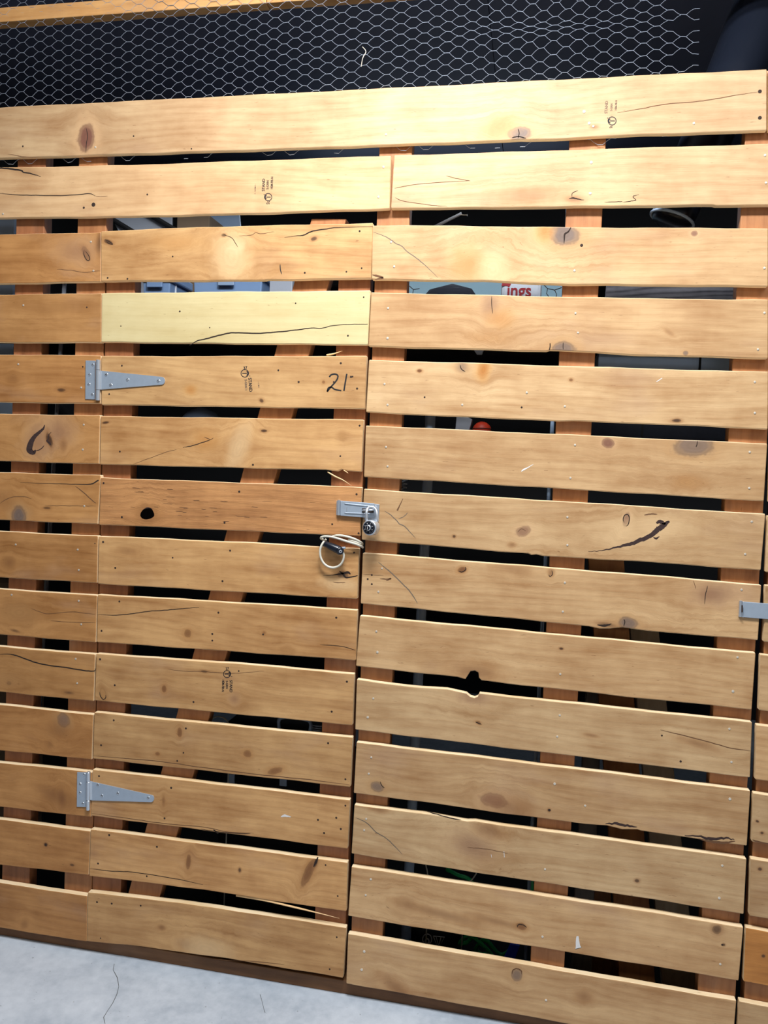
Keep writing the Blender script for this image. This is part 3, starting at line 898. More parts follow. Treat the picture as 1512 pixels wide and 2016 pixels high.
crack('7L', [(40, 950), (90, 952), (140, 953), (178, 953), (194, 945)], [.4, .9, 1.2, 2, 2.6])
crack('7L', [(88, 996), (120, 995.5), (160, 996), (189, 996)], .9, 'crack_soft')
crack('7L', [(148, 957), (165, 970), (178, 982), (189, 991)], 1.6, 'crack_soft')
crack('7L', [(0, 991), (12, 983), (28, 978), (48, 978), (62, 982)], 1.0, 'crack_soft')
crack('7R', [(757, 1006), (768, 1013), (780, 1024), (786, 1031), (795, 1035), (806, 1046), (818, 1059)], 1.6, 'pencil', name='pencil_line')
crack('7R', [(784, 1022), (796, 1016), (803, 1009)], 1.2, 'pencil', name='pencil_line')
crack('7R', [(782, 1005), (786, 997), (793, 982)], [3.5, 2, 1], 'crack_soft')
crack('7R', [(1158, 1086.5), (1185, 1084), (1212, 1078), (1240, 1071), (1262, 1063), (1282, 1053), (1294, 1043), (1304, 1036), (1318, 1026)], [.5, 1.4, 3, 6.5, 8, 8.5, 10, 11, 3], 'bark', 'bark_pocket', n=6, jit=1.1)
crack('7R', [(1292, 1030), (1300, 1027), (1310, 1032)], [3, 8, 4], 'bark', 'bark_pocket', jit=.8)
crack('7R', [(1286, 1058), (1292, 1060), (1298, 1056)], [1, 4, 1], 'bark', 'bark_pocket')
crack('7R', [(1229, 1029), (1227, 1022), (1230, 1014), (1236, 1013), (1239, 1020), (1237, 1032), (1232, 1036)], 1.8)
crack('7R', [(1268, 1014), (1280, 1012), (1294, 1012)], 2.2, 'crack_soft')
crack('8R', [(745, 1107), (760, 1119), (775, 1132), (790, 1147), (805, 1162), (815, 1176), (822, 1188)], 1.9, 'pencil', name='pencil_line')
crack('8R', [(715, 1131), (735, 1132), (755, 1133)], .8, 'crack_soft')
crack('8R', [(748, 1139), (760, 1140), (770, 1139), (760, 1143)], 2.2, 'crack_soft')
crack('8R', [(1393, 1153), (1391, 1163), (1389, 1170), (1387, 1190)], 1.5)
crack('8R', [(1228, 1219), (1230, 1224), (1228, 1233)], 1.8)
crack('8R', [(1365, 1143), (1368, 1152), (1370, 1159)], 1.0, 'crack_soft')
crack('8R', [(1086, 1123), (1088, 1130), (1083, 1135), (1080, 1131)], 1.3)
crack('8R', [(903, 1124), (910, 1126), (917, 1121), (916, 1116)], 1.6)
crack('8R', [(1176, 1230), (1190, 1232), (1204, 1228)], [1, 5, 1])
crack('8D', [(636, 1133), (655, 1132), (670, 1130), (684, 1127), (690, 1130)], [.5, 1.4, 3, 5, 2])
crack('8D', [(668, 1124), (675, 1130), (683, 1137), (704, 1133)], [1, 4, 3, 1.4])
crack('8D', [(656, 1146), (670, 1147), (680, 1147)], 1.2, 'crack_soft')
crack('8D', [(600, 1074), (640, 1076), (690, 1082)], .8, 'crack_soft')
crack('9D', [(192, 1210.5), (230, 1211), (262, 1208), (292, 1203.5), (330, 1201), (360, 1198), (392, 1196)], 1.5)
crack('9D', [(630, 1269), (670, 1272), (700, 1280)], 1.1)
crack('9L', [(100, 1222), (140, 1225), (189, 1226)], .9, 'crack_soft')
crack('9L', [(62, 1198), (90, 1208), (120, 1206), (150, 1205), (188, 1210)], .9, 'crack_soft')
crack('10L', [(-5, 1288), (20, 1287.8), (36, 1292), (60, 1301), (90, 1309), (130, 1314), (165, 1320), (185, 1321), (188, 1316)], 2.2)
crack('10D', [(330, 1317), (360, 1321), (400, 1322), (440, 1325), (470, 1325), (520, 1321)], .9, 'crack_soft')
crack('10D', [(196, 1362), (198, 1371), (203, 1377), (208, 1374), (208, 1368)], 1.5)
crack('10R', [(1300, 1437), (1350, 1449), (1400, 1462), (1440, 1473), (1478, 1478)], 1.6, 'crack_soft')
crack('10R', [(936, 1421), (942, 1424), (948, 1426)], 1.6)
crack('11D', [(184, 1488), (260, 1494), (330, 1501), (400, 1511), (520, 1526), (610, 1535), (688, 1545)], 1.3, 'crack_soft')
crack('12D', [(180, 1601), (250, 1611), (330, 1622), (400, 1628), (450, 1638), (500, 1640)], 1.1, 'crack_soft')
crack('12D', [(395, 1632), (425, 1637), (470, 1641), (493, 1641)], 1.3)
crack('12D', [(420, 1633), (426, 1638), (430, 1641)], 2.5)
crack('13D', [(176, 1710), (220, 1715), (262, 1717), (340, 1729), (400, 1742)], 1.3)
crack('13D', [(626, 1687), (622, 1697), (617, 1707)], [2, 4.5, 1])
crack('14D', [(420, 1888), (450, 1891), (500, 1893), (560, 1899)], 1.0, 'crack_soft')
crack('11R', [(1192, 1621), (1215, 1622), (1240, 1626), (1254, 1627)], [1, 5, 4, 1], 'bark', 'rotten_edge', jit=1.2)
crack('11R', [(1348, 1645), (1375, 1646), (1400, 1652), (1425, 1650), (1446, 1653)], [1, 3, 6, 4, 1], 'bark', 'rotten_edge', jit=1.2)
crack('11R', [(1374, 1651), (1400, 1657), (1425, 1659), (1447, 1656)], [1, 4, 5, 1], 'crack_soft', 'rotten_edge', jit=.8)
crack('11R', [(748, 1538), (752, 1547), (757, 1551)], 1.4)
crack('12R', [(700, 1610), (722, 1620), (740, 1638), (760, 1650), (778, 1667), (792, 1682)], 1.5, 'pencil', name='pencil_line')
crack('12R', [(840, 1597.5), (860, 1603), (885, 1610), (908, 1614)], 2.0)
crack('12R', [(920, 1668), (960, 1672), (1000, 1680)], .9, 'crack_soft')
crack('13R', [(1018, 1826), (1021, 1820), (1030, 1821), (1037, 1826)], 1.6)
crack('14R', [(1008, 1918), (1010, 1910), (1018, 1907), (1026, 1911), (1027, 1918)], 2.0, 'crack_soft')
crack('10R', [(1, 1), (1.2, 1)], .01) if False else None
crack('7R', [(1019, 1048), (1026, 1041), (1035, 1045)], .9, 'crack_soft')
crack('6R', [(1370, 880), (1372, 876), (1373, 868)], 1.6)
crack('6R', [(1026, 928), (1032, 924), (1038, 921), (1050, 914)], [1, 3.4, 2, .6], 'white_paint', 'paint_scratch')
crack('4R', [(890, 625), (895, 620), (902, 616)], .01) if False else None
crack('5R', [(1292, 752), (1298, 748), (1304, 744)], 1.4, 'white_paint', 'paint_scratch')
crack('13R', [(1137, 1843), (1137, 1853), (1138, 1863), (1139, 1868)], [4, 7, 9, 14], 'white_paint', 'paint_smear', jit=1.0)
crack('12D', [(553, 1608), (560, 1606), (573, 1608)], [1, 5, 1], 'white_paint', 'paint_smear', jit=.8)
crack('12R', [(967, 1682), (968, 1688)], 3, 'white_paint', 'paint_smear', n=1)
crack('12R', [(992, 1676), (993, 1688)], 4, 'white_paint', 'paint_smear', n=1)
crack('11N', [(1481, 1653), (1496, 1658), (1530, 1664)], 3, 'crack_soft')
# knot hole in the rough door board
cx, cyy = 290, 1011.5
ring_ = [(cx + 13.5 * math.cos(a) * (1 + .08 * math.sin(3 * a)), cyy + 11.5 * math.sin(a) * (1 + .1 * math.cos(2 * a + 1))) for a in [i / 22 * 2 * math.pi for i in range(22)]]
obj('knot_hole', [F(x, y, -0.0003) for x, y in ring_], [tuple(range(21, -1, -1))], M['void'], B['7D'], origin=WORLD_ORG[B['7D'].name])
crack('7D', [(280, 1006), (290, 1000), (300, 1003)], 2.5, 'bark', 'bark_pocket')
for i in range(26):     # torn grain of the rough board
    x, y = rnd.uniform(330, 520), rnd.uniform(985, 1032)
    l = rnd.uniform(8, 22)
    if i % 3 == 0:
        x, y = rnd.uniform(255, 330), rnd.uniform(958, 1000)
    crack('7D', [(x, y), (x + l / 2, y + rnd.uniform(-.5, 1.2)), (x + l, y + l * .045)], rnd.uniform(.5, 1.1), 'crack_soft', 'torn_grain', n=2)

N_LIGHT = {'1': [(188, 290), (760, 265), (1150, 220, 1.3), (1160, 243, 1.2), (1168, 249), (1366, 243)], '2L': [(755, 329), (745, 388), (6, 421)], '2R': [(1164, 320, 1.3), (1162, 381, 1.2), (1506, 306), (1508, 360)],
           '3L': [(184, 533), (179, 476)], '3R': [(770, 477), (776, 525), (1131, 533), (1505, 528)], '4L': [(46, 601)], '4R': [(763, 666, 1.2), (764, 607), (1133, 617, .9), (1138, 655, .9), (1505, 616), (1492, 688)],
           '5L': [(36, 717), (160, 763)], '5R': [(763, 797), (757, 756), (1112, 800), (1037, 773), (910, 797), (1486, 752), (1486, 813)], '6L': [(165, 836), (163, 885)],
           '6R': [(760, 880), (763, 918), (1132, 876), (1123, 941), (1476, 890), (1475, 961)], '7L': [(166, 996)], '7R': [(1117, 1018), (1117, 1073), (1480, 1027), (1467, 1091)],
           '8L': [(31, 1072), (153, 1082), (155, 1122)], '8R': [(752, 1119, .8), (745, 1165), (1112, 1147), (1108, 1204), (1460, 1161)], '9L': [(23, 1171), (155, 1183), (160, 1229)],
           '9R': [(741, 1243), (743, 1284, 1.2), (1103, 1327), (1452, 1294), (1443, 1361, 1.2)], '10L': [(149, 1297), (152, 1345)], '10R': [(735, 1375), (724, 1412, 1.2), (1102, 1408), (1097, 1450), (1436, 1435), (1440, 1500)],
           '11R': [(731, 1491), (726, 1523), (1092, 1543, 1.2), (1152, 1586), (1437, 1573, 1.2)], '12R': [(721, 1612), (717, 1634), (1073, 1711), (1422, 1704), (1416, 1768, 1.2)],
           '13R': [(730, 1731, 1.1), (720, 1762), (1068, 1844, 1.1), (1418, 1898)], '14R': [(717, 1873, 1.3), (712, 1909, 1.3), (1075, 1969, 1.1)]}
N_DARK = {'1': [(45, 288, .9), (263, 268, .8), (1496, 180, 1.5), (1496, 232, 1.5), (377, 293, .7)], '2L': [(184, 403, 2.0), (165, 409, 1.1), (290, 383, .9)],
          '3D': [(708, 455, .9), (712, 528, .8), (682, 535, .8), (600, 537, .9), (212, 547, .9), (251, 549, .9), (340, 505, .8)], '3R': [(1145, 483, 1.3)], '4D': [(354, 613, .9), (685, 661, .9), (238, 642, .6), (413, 645, .6), (716, 585, .7), (582, 597, .7)],
          '4L': [(171, 605, .8)], '5L': [(163, 722, .8)], '5D': [(240, 720, .9), (215, 776, .9), (548, 729, .9), (588, 752, 1), (671, 715, 1), (691, 742, 1), (694, 741.5, .8), (703, 765, 1), (657, 752, .8)],
          '5R': [(1027, 802, .9), (836, 782, .8)], '6D': [(708, 838, .9), (236, 889, .9), (498, 915, 1), (670, 898, .8)], '7D': [(204, 951, 1), (471, 968, 1.1), (240, 1018, 1.1), (442, 1029, 1), (654, 1032, .9), (702, 973, 1.0), (706, 1050, 1)],
          '7L': [(187, 1070, .6)], '8D': [(203, 1067, 1.1), (227, 1118, 1), (453, 1084, 1), (438, 1144, 1), (340, 1098, .8), (697, 1088, .9)], '8R': [(724, 1140, .9), (732, 1150, .9), (732, 1132, .9)],
          '9D': [(235, 1184, 1), (200, 1242, 1), (430, 1206, 1), (418, 1248, 1), (418, 1261, .9), (518, 1249, .9), (662, 1216, 1)], '10D': [(197, 1298, 1.1), (226, 1349, 1), (470, 1321, .8), (381, 1382, 1), (683, 1342, 1), (653, 1401, 1)],
          '11D': [(224, 1418, 1), (199, 1467, 1), (366, 1434, 1), (349, 1498, .9), (361, 1482, .8), (646, 1463, 1), (680, 1534, .9)], '12D': [(195, 1528, 1), (337, 1551, 1.1), (324, 1611, 1), (626, 1614, 1), (662, 1610, 1), (638, 1640, 1), (671, 1632, 1), (680, 1586, .9)],
          '12L': [], '13L': [(90, 1663, 1.1)], '13D': [(215, 1644, 1.1), (193, 1700, 1), (309, 1667, 1), (289, 1725, .9), (641, 1703, .8), (665, 1764, .8)], '14D': [(191, 1776, 1), (220, 1779, 1), (277, 1783, .9), (663, 1845, .8), (198, 1847, .7), (649, 1908, .8)],
          '10R': [(1303, 1448, .8), (1340, 1499, 1)], '11R': [(1082, 1595, 1)], '13R': [(1422, 1860, .9)], '8R2': []}
for k, p in N_LIGHT.items():
    nails(B[k], p)
for k, p in N_DARK.items():
    if p:
        nails(B[k], p, hole=True)


# ------------------------------------------------------------------ stamps and handwriting
def text_on(par, name, s, x, y, h, rot, mat, squeeze=1.0):
    """printed letters lying on the board: centre pixel, cap height in px, rotation in degrees"""
    cu = bpy.data.curves.new('t', 'FONT')
    cu.body = s
    cu.size = 1.0
    cu.offset = 0.022
    cu.align_x, cu.align_y = 'CENTER', 'CENTER'
    to = bpy.data.objects.new('t', cu)
    C.objects.link(to)
    bpy.context.view_layer.update()
    me = bpy.data.meshes.new_from_object(to)
    bpy.data.objects.remove(to)
    c = F(x, y, -0.0003)
    k = (F(x + 1, y, 0) - F(x, y, 0)).length * h / 0.7
    a = math.radians(rot)
    vs = []
    for v in me.vertices:
        px_, py_ = v.co.x * k * squeeze, v.co.y * k
        vs.append(Vector((c.x + px_ * math.cos(a) - py_ * math.sin(a), c.y, c.z + px_ * math.sin(a) + py_ * math.cos(a))))
    fs = [tuple(p.vertices) for p in me.polygons]
    bpy.data.meshes.remove(me)
    return obj(name, vs, fs, mat, par, origin=WORLD_ORG[par.name])


def circle_px(x, y, rx, ry=None, n=20, a0=0, a1=2 * math.pi):
    ry = ry or rx
    return [(x + rx * math.cos(a0 + (a1 - a0) * i / n), y + ry * math.sin(a0 + (a1 - a0) * i / n)) for i in range(n + 1)]


def logo(k, x, y, r, mat, flip=1):
    p = B[k]
    ribbon(p, 'stamp_ring', circle_px(x, y, r), r * .2, mat, n=1, taper=False)
    ribbon(p, 'stamp_bar', [(x - r * .7 * flip, y), (x + r * .55 * flip, y)], r * .22, mat, n=1, taper=False)
    ribbon(p, 'stamp_arc', circle_px(x + r * .25 * flip, y, r * .55, n=8, a0=1.2 if flip > 0 else 1.9, a1=-1.2 if flip > 0 else 4.4), r * .24, mat, n=1, taper=False)
    ribbon(p, 'stamp_dot', [(x + r * 1.2 * flip, y - r * .7 * -flip), (x + r * 1.2 * flip + 1.6, y - r * .7 * -flip)], 1.7, mat, n=1, taper=False)


ink, fad = M['ink'], M['ink_faded']
text_on(B['2L'], 'stamp_text', 'STAND', 519, 364, 5.2, 90, ink, .95)
text_on(B['2L'], 'stamp_text', 'S-GRN', 527, 364, 4.2, 90, ink, .95)
text_on(B['2L'], 'stamp_text', 'HEM-FIR-N', 535.5, 360, 4.2, 90, ink, .8)
logo('2L', 528, 388, 7.2, ink, -1)
text_on(B['2L'], 'stamp_text', '37', 528, 398.5, 5, 180, ink)
text_on(B['2L'], 'stamp_text', 'I - ILHM I -', 502.5, 372, 2.4, 90, fad, 1.2)
text_on(B['5D'], 'stamp_text', 'STAND', 492.5, 757.5, 6.2, -84, ink, .9)
text_on(B['5D'], 'stamp_text', 'S-GRN 1', 484, 758, 4.4, -86, M['ink_faded'], .9)
text_on(B['5D'], 'stamp_text', '-- I III I', 509, 757, 2.4, -84, fad, 1.2)
logo('5D', 482, 735, 7.4, ink, 1)
text_on(B['5D'], 'stamp_text', '37', 483, 724.5, 5, 8, ink, 1.1)
text_on(B['10D'], 'stamp_text', 'STAND', 454.5, 1351, 5.2, -88, ink, .95)
text_on(B['10D'], 'stamp_text', 'S-GRN', 446.5, 1348, 4.0, -88, ink, .9)
text_on(B['10D'], 'stamp_text', 'HEM-FIR-N', 439, 1350, 4.4, -90, ink, .75)
logo('10D', 447, 1327, 7.0, ink, 1)
text_on(B['10D'], 'stamp_text', '37', 447.5, 1316.5, 4.5, 8, ink)
text_on(B['1'], 'stamp_text', 'STAND', 1194, 211, 5.6, 90, fad, .95)
text_on(B['1'], 'stamp_text', 'S-GRN', 1204, 211, 4.0, 90, fad, .9)
text_on(B['1'], 'stamp_text', 'HEM-FIR-N', 1213, 207, 4.0, 90, fad, .75)
logo('1', 1205, 238, 8.0, ink, -1)
text_on(B['1'], 'stamp_text', '37', 1203, 249.5, 4.5, 180, ink)
px4 = lambda l: [(600 + u / 4.032, 280 + v / 4.032) for u, v in l]
ribbon(B['5D'], 'handwritten_digit', px4([(195, 1864), (210, 1846), (240, 1840), (262, 1852), (258, 1880), (235, 1912), (205, 1945), (178, 1980)]), 3.0, M['marker'], taper=False)
ribbon(B['5D'], 'handwritten_digit', px4([(178, 1980), (188, 1950), (212, 1945), (240, 1962), (290, 1972)]), 2.8, M['marker'], taper=False)
ribbon(B['5D'], 'handwritten_digit', px4([(334, 1838), (322, 1905), (311, 1974)]), 3.0, M['marker'], taper=False)


# ------------------------------------------------------------------ door furniture
def disc_screw(par, x, y, Y, r=0.0042):
    c = F(x, y, Y)
    v1 = lathe([(r * 1.25, 0), (r * 1.1, .0006), (r * .8, .0007), (r * .75, -.0002), (r * .3, .0006)], c, (0, -1, 0), 12)
    o = obj('screw', *v1, M['steel_bright'], par)
    v, f = prism([c + Vector((-r * .75, -.0008, r * .13)), c + Vector((r * .75, -.0008, r * .13)), c + Vector((r * .75, -.0008, -r * .13)), c + Vector((-r * .75, -.0008, -r * .13))], (0, .0006, 0))
    s = obj('screw', *merge([v1, (v, f)]), [M['steel_bright'], M['hole']], par, matidx=[0] * len(v1[1]) + [1] * len(f))
    bpy.data.objects.remove(o)
    return s


def tee_hinge(tag_label, leaf, kn, strap, tip, ls, ss):
    """leaf (x0,y0,x1,y1); knuckle (x0,x1,y0,y1); strap (x, y0, y1); tip (x, y0, y1, xend)"""
    parts = []
    x0, y0, x1, y1 = leaf
    sk = (y1 - y0) * 0.0
    parts.append(prism([F(x0 + .8, y0), F(x1, y0 + .6), F(x1 - 1, y1 + .6), F(x0, y1)], (0, -0.0022, 0), 0.0006))
    nl = len(parts[0][1])
    # strap with a rounded tip
    pts = [F(strap[0], strap[1]), F(tip[0], tip[1])]
    cyc, rr = (tip[1] + tip[2]) / 2, (tip[2] - tip[1]) / 2
    for i in range(1, 8):
        a = -math.pi / 2 + math.pi * i / 8
        pts.append(F(tip[0] + (tip[3] - tip[0]) * math.cos(a), cyc + rr * math.sin(a)))
    pts += [F(tip[0], tip[2]), F(strap[0], strap[2])]
    pts = [p + Vector((0, -0.0026, 0)) for p in pts]
    parts.append(poly_prism(pts, (0, 0.0026, 0)))
    h = obj('strap_hinge', *merge(parts), M['steel'], d1, label=tag_label)
    # knuckle barrel in three lengths
    kx0, kx1, ky0, ky1 = kn
    top, bot = F((kx0 + kx1) / 2 + .4, ky0, -0.004), F((kx0 + kx1) / 2 - .4, ky1, -0.004)
    r = (F(kx1, ky0) - F(kx0, ky0)).length / 2
    for a, c in ((0, .245), (.255, .735), (.745, 1.0)):
        obj('hinge_knuckle', *tube([top.lerp(bot, a), top.lerp(bot, a + .004), top.lerp(bot, c - .004), top.lerp(bot, c)], [r * .93, r, r, r * .93], 14), M['steel_bright'], h, smooth=False)
    # rolled edge where the strap leaves the barrel
    v, f = prism([F(strap[0] - 1, strap[1] + .5, -.0052), F(strap[0] + 3.2, strap[1] + .5, -.003), F(strap[0] + 3.2, strap[2] - .5, -.003), F(strap[0] - 1, strap[2] - .5, -.0052)], (0, .0024, 0))
    obj('strap_root', v, f, M['steel_bright'], h)
    for x, y in ls:
        disc_screw(h, x, y, -0.0022, .0036)
    for x, y in ss:
        disc_screw(h, x, y, -0.0026)
    return h


tee_hinge('upper galvanised strap hinge beside the number 21', (168.5, 709.8, 188.6, 786), (189, 197, 708.5, 788.5), (196.5, 729.7, 767.4), (319, 742, 757.5, 325.3),
          [(183, 718), (176.5, 737.6), (175, 756.8), (181.7, 776.6)], [(209.3, 737.6), (218, 758), (251.2, 747.8), (312, 750)])
tee_hinge('lower galvanised strap hinge near the foot of the door', (151.8, 1519.5, 171, 1588), (170.3, 177.4, 1519.8, 1594.6), (178, 1537.7, 1575), (298, 1564.6, 1578.5, 304),
          [(166, 1524.8), (158, 1543.7), (158, 1560.8), (163.3, 1582)], [(192.8, 1545.6), (200.8, 1566.8), (232, 1562), (292, 1571)])

u8 = lambda u, v, Y=0.0: F(600 + u / 8.4, 950 + v / 8.4, Y)
hs = obj('hasp', *prism([u8(590, 300, -.008), u8(1150, 345, -.008), u8(1150, 592, -.008), u8(590, 547, -.008)], (0, .003, 0), .0008), M['steel'], d1, label='galvanised hasp strap reaching over the gap')
obj('hasp_knuckle', *tube([u8(566, 290, -.005), u8(560, 540, -.005)], .0042, 14), M['steel_bright'], hs)
obj('hasp_leaf', *prism([u8(535, 300), u8(600, 305), u8(600, 540), u8(530, 535)], (0, -.005, 0), .0006), M['steel'], hs)
for v0, v1 in ((348, 392), (500, 520)):
    obj('pressed_rib', *tube([u8(660, v0, -.0078), u8(680, v0 + 1, -.0084), u8(1040, v1 - 4, -.0084), u8(1080, v1, -.0078)], .0016, 8), M['steel_bright'], hs)
obj('pressed_mark', *prism([u8(690, 405, -.0086), u8(705, 405, -.0086), u8(703, 475, -.0086), u8(688, 475, -.0086)], (0, .001, 0)), M['steel_bright'], hs)
obj('hasp_slot', *prism([u8(945, 425, -.0082), u8(1140, 428, -.0082), u8(1140, 500, -.0082), u8(945, 497, -.0082)], (0, .0008, 0)), M['hole'], hs)
# staple plate on the fixed board
sp_ = obj('staple_plate', *prism([u8(985, 335, -.004), u8(1235, 362, -.004), u8(1222, 648, -.004), u8(985, 622, -.004)], (0, .004, 0), .0008), M['steel_bright'], wf, label='galvanised staple plate behind the padlock')
lp = [u8(965, 462, -.006), u8(968, 460, -.016), u8(985, 458, -.021), u8(1050, 455, -.022), u8(1110, 452, -.021), u8(1130, 450, -.016), u8(1132, 450, -.006)]
obj('staple_loop', *tube(smooth_path(lp, 4), .0028, 10), M['steel_bright'], sp_, smooth=True)

# right hasp
h5 = lambda u, v, Y=0.0: F(1412 + u / 15.12, 1150 + v / 15.12, Y)
hr = obj('hasp', *prism([h5(770, 520, -.005), h5(2300, 640, -.005), h5(2300, 1110, -.005), h5(770, 985, -.005)], (0, .003, 0), .0008), M['steel'], wf, label='galvanised hasp strap crossing the narrow gap')
obj('hasp_leaf', *prism([h5(650, 510), h5(790, 515), h5(790, 985), h5(625, 965)], (0, -.0042, 0), .0008), M['steel_bright'], hr)
obj('hasp_knuckle', *tube([h5(705, 490, -.004), h5(690, 972, -.004)], .0036, 12), M['steel_bright'], hr)
obj('hasp_slot', *prism([h5(728, 630, -.0088), h5(765, 630, -.0088), h5(765, 840, -.0088), h5(725, 840, -.0088)], (0, .001, 0)), M['hole'], hr)

# combination padlock
pc = u8(1062, 748, -.046)
axis = (Vector((-0.30, -1, 0.02))).normalized()
pk = root('padlock', u8(1120, 900, -.03), 'round combination padlock with a black dial hanging from the hasp', 'padlock')
R0 = 0.0205
back = pc - axis * 0.024
body = obj('lock_body', *lathe([(R0 * .80, -.002), (R0 * .96, .0005), (R0 * 1.0, .003), (R0 * 1.0, .019), (R0 * .97, .0225), (R0 * .90, .024)], back, axis, 36), M['steel_bright'], pk, smooth=True)
dial = obj('dial', *lathe([(R0 * .84, .0), (R0 * .82, .0016), (R0 * .78, .0022)], pc, axis, 36), M['black_plastic'], pk)
obj('dial_knob', *lathe([(R0 * .40, .002), (R0 * .37, .006), (R0 * .30, .0075)], pc, axis, 20), M['steel_bright'], dial, smooth=True)
obj('knob_cap', *lathe([(R0 * .31, .0072), (R0 * .29, .0079)], pc, axis, 16), M['black_plastic'], dial)
e1 = axis.cross(Vector((0, 0, 1))).normalized()
e2 = e1.cross(axis).normalized()
if e1.x < 0:
    e1 = -e1
mk_ = []
for i in range(20):
    a = 2 * math.pi * i / 20
    d = e1 * math.cos(a) + e2 * math.sin(a)
    t_ = e2 * math.cos(a) - e1 * math.sin(a)
    r0, r1, w = (R0 * .71, R0 * .77, .00014)
    c0, c1 = pc + d * r0 + axis * .0026, pc + d * r1 + axis * .0024
    mk_.append(([c0 - t_ * w, c0 + t_ * w, c1 + t_ * w, c1 - t_ * w], [(0, 1, 2, 3)]))
obj('dial_tick', *merge(mk_), M['white_paint'], dial)
for i in range(8):
    a = 2 * math.pi * i / 8 + math.pi / 8
    d = e1 * math.cos(a) + e2 * math.sin(a)
    c = pc + d * R0 * .56 + axis * .0022
    obj('dial_numeral', *lathe([(.0010, 0), (.0008, .0004)], c, axis, 8), M['white_paint'], dial)
obj('pointer', *prism([pc + axis * .0081 + e2 * .004 - e1 * .0005, pc + axis * .0081 + e2 * .004 + e1 * .0005, pc + axis * .0081 - e2 * .004 + e1 * .0005, pc + axis * .0081 - e2 * .004 - e1 * .0005], -axis * .0004), M['white_paint'], dial)
shk = [u8(1022, 640, -.034), u8(1020, 560, -.034), u8(1022, 490, -.032), u8(1040, 430, -.026), u8(1085, 405, -.019), u8(1135, 410, -.016), u8(1175, 450, -.018), u8(1192, 520, -.022), u8(1195, 600, -.024), u8(1190, 680, -.024)]
obj('shackle', *tube(smooth_path(shk, 5), .0036, 12), M['steel_bright'], pk, smooth=True)
# coiled cable lock
ck = root('cable_lock', u8(460, 1400, -.02), 'coiled grey cable lock with a black barrel looped through the gap', 'cable lock')
M['cable'] = plain('grey_vinyl_cable', lin(206, 200, 184), 0.45, 0, 0.08, 60)
c1 = [u8(960, 1075, .03), u8(945, 1060, -.004), u8(850, 1020, -.013), u8(700, 975, -.017), u8(560, 930, -.018), u8(430, 897, -.017), u8(330, 890, -.016), u8(275, 905, -.013), u8(268, 925, -.004), u8(300, 940, .006)]
c2 = [u8(350, 940, -.004), u8(310, 985, -.012), u8(268, 1060, -.016), u8(252, 1150, -.016), u8(268, 1250, -.015), u8(320, 1340, -.014), u8(400, 1395, -.014), u8(490, 1405, -.014), u8(580, 1365, -.015), u8(632, 1290, -.016), u8(645, 1210, -.017), u8(630, 1150, -.018)]
c3 = [u8(960, 1010, .03), u8(930, 990, -.002), u8(850, 945, -.010), u8(740, 905, -.012), u8(630, 880, -.012), u8(540, 875, -.011), u8(480, 885, -.006), u8(440, 900, .002)]
c4 = [u8(960, 1030, .03), u8(925, 1015, -.002), u8(860, 990, -.009), u8(790, 965, -.010), u8(720, 945, -.008)]
for nm, c in (('cable_loop', c1), ('cable_loop', c2), ('cable_loop', c3), ('cable_loop', c4)):
    obj(nm, *tube(smooth_path(c, 6), .0030, 10), M['cable'], ck, smooth=True)
A_, B_ = u8(330, 1010, -.016), u8(585, 1125, -.020)
dv = (B_ - A_).normalized()
obj('lock_barrel', *lathe([(.0068, 0), (.0082, .002), (.0084, .012), (.0098, .016), (.0104, .030), (.0112, (B_ - A_).length - .004), (.0100, (B_ - A_).length + .002)], A_, dv, 20), M['black_plastic'], ck, smooth=True)
ko = B_ + Vector((0.0, -.004, .0))
kax = Vector((.55, -.8, -.2)).normalized()
kf = obj('key_end', *lathe([(.0102, -.006), (.0104, .004), (.0088, .0062)], ko, kax, 20), M['black_plastic'], ck)
obj('keyhole_face', *lathe([(.0046, .0060), (.0042, .0068)], ko, kax, 14), M['steel_bright'], kf)
obj('keyhole_slot', *lathe([(.0018, .0066), (.0016, .0071)], ko, kax, 8), M['hole'], kf)
obj('cable_ferrule', *tube([u8(600, 1085, -.018), u8(672, 1080, -.018)], .0034, 10), M['steel'], ck)


# ------------------------------------------------------------------ splinters
def splinter(par, pts, w):
    P = smooth_path([F(x, y, Y) for x, y, Y in pts], 5)
    rs = [w * max(.12, math.sin(math.pi * min(.98, .3 + .7 * i / (len(P) - 1)))) for i in range(len(P))]
    return obj('splinter', *tube(P, rs, 5), M['fresh'], par)


splinter(B['6D'], [(645, 929, .006), (660, 938, .002), (675, 945, -.002), (692, 956, .0)], .0022)
splinter(B['6D'], [(676, 925, .003), (682, 929, -.001), (686, 932, -.002)], .0014)
splinter(B['5D'], [(643, 699, .014), (656, 697, .011), (674, 691, .008)], .0024)
splinter(B['13D'], [(465, 1763, .008), (520, 1772, .004), (580, 1786, .002), (625, 1797, .002), (668, 1808, .002)], .0030)

# ------------------------------------------------------------------ chicken wire
zc0, zc1 = F(800, 299, TH).z, 2.80
xw0, xw1 = F(-620, 150, TH).x, F(1412, 150, TH).x
ca, rh, tw = 0.0300, 0.0272, 0.0125
rw = random.Random(3)
ph = [rw.random() * 6.28 for _ in range(10)]


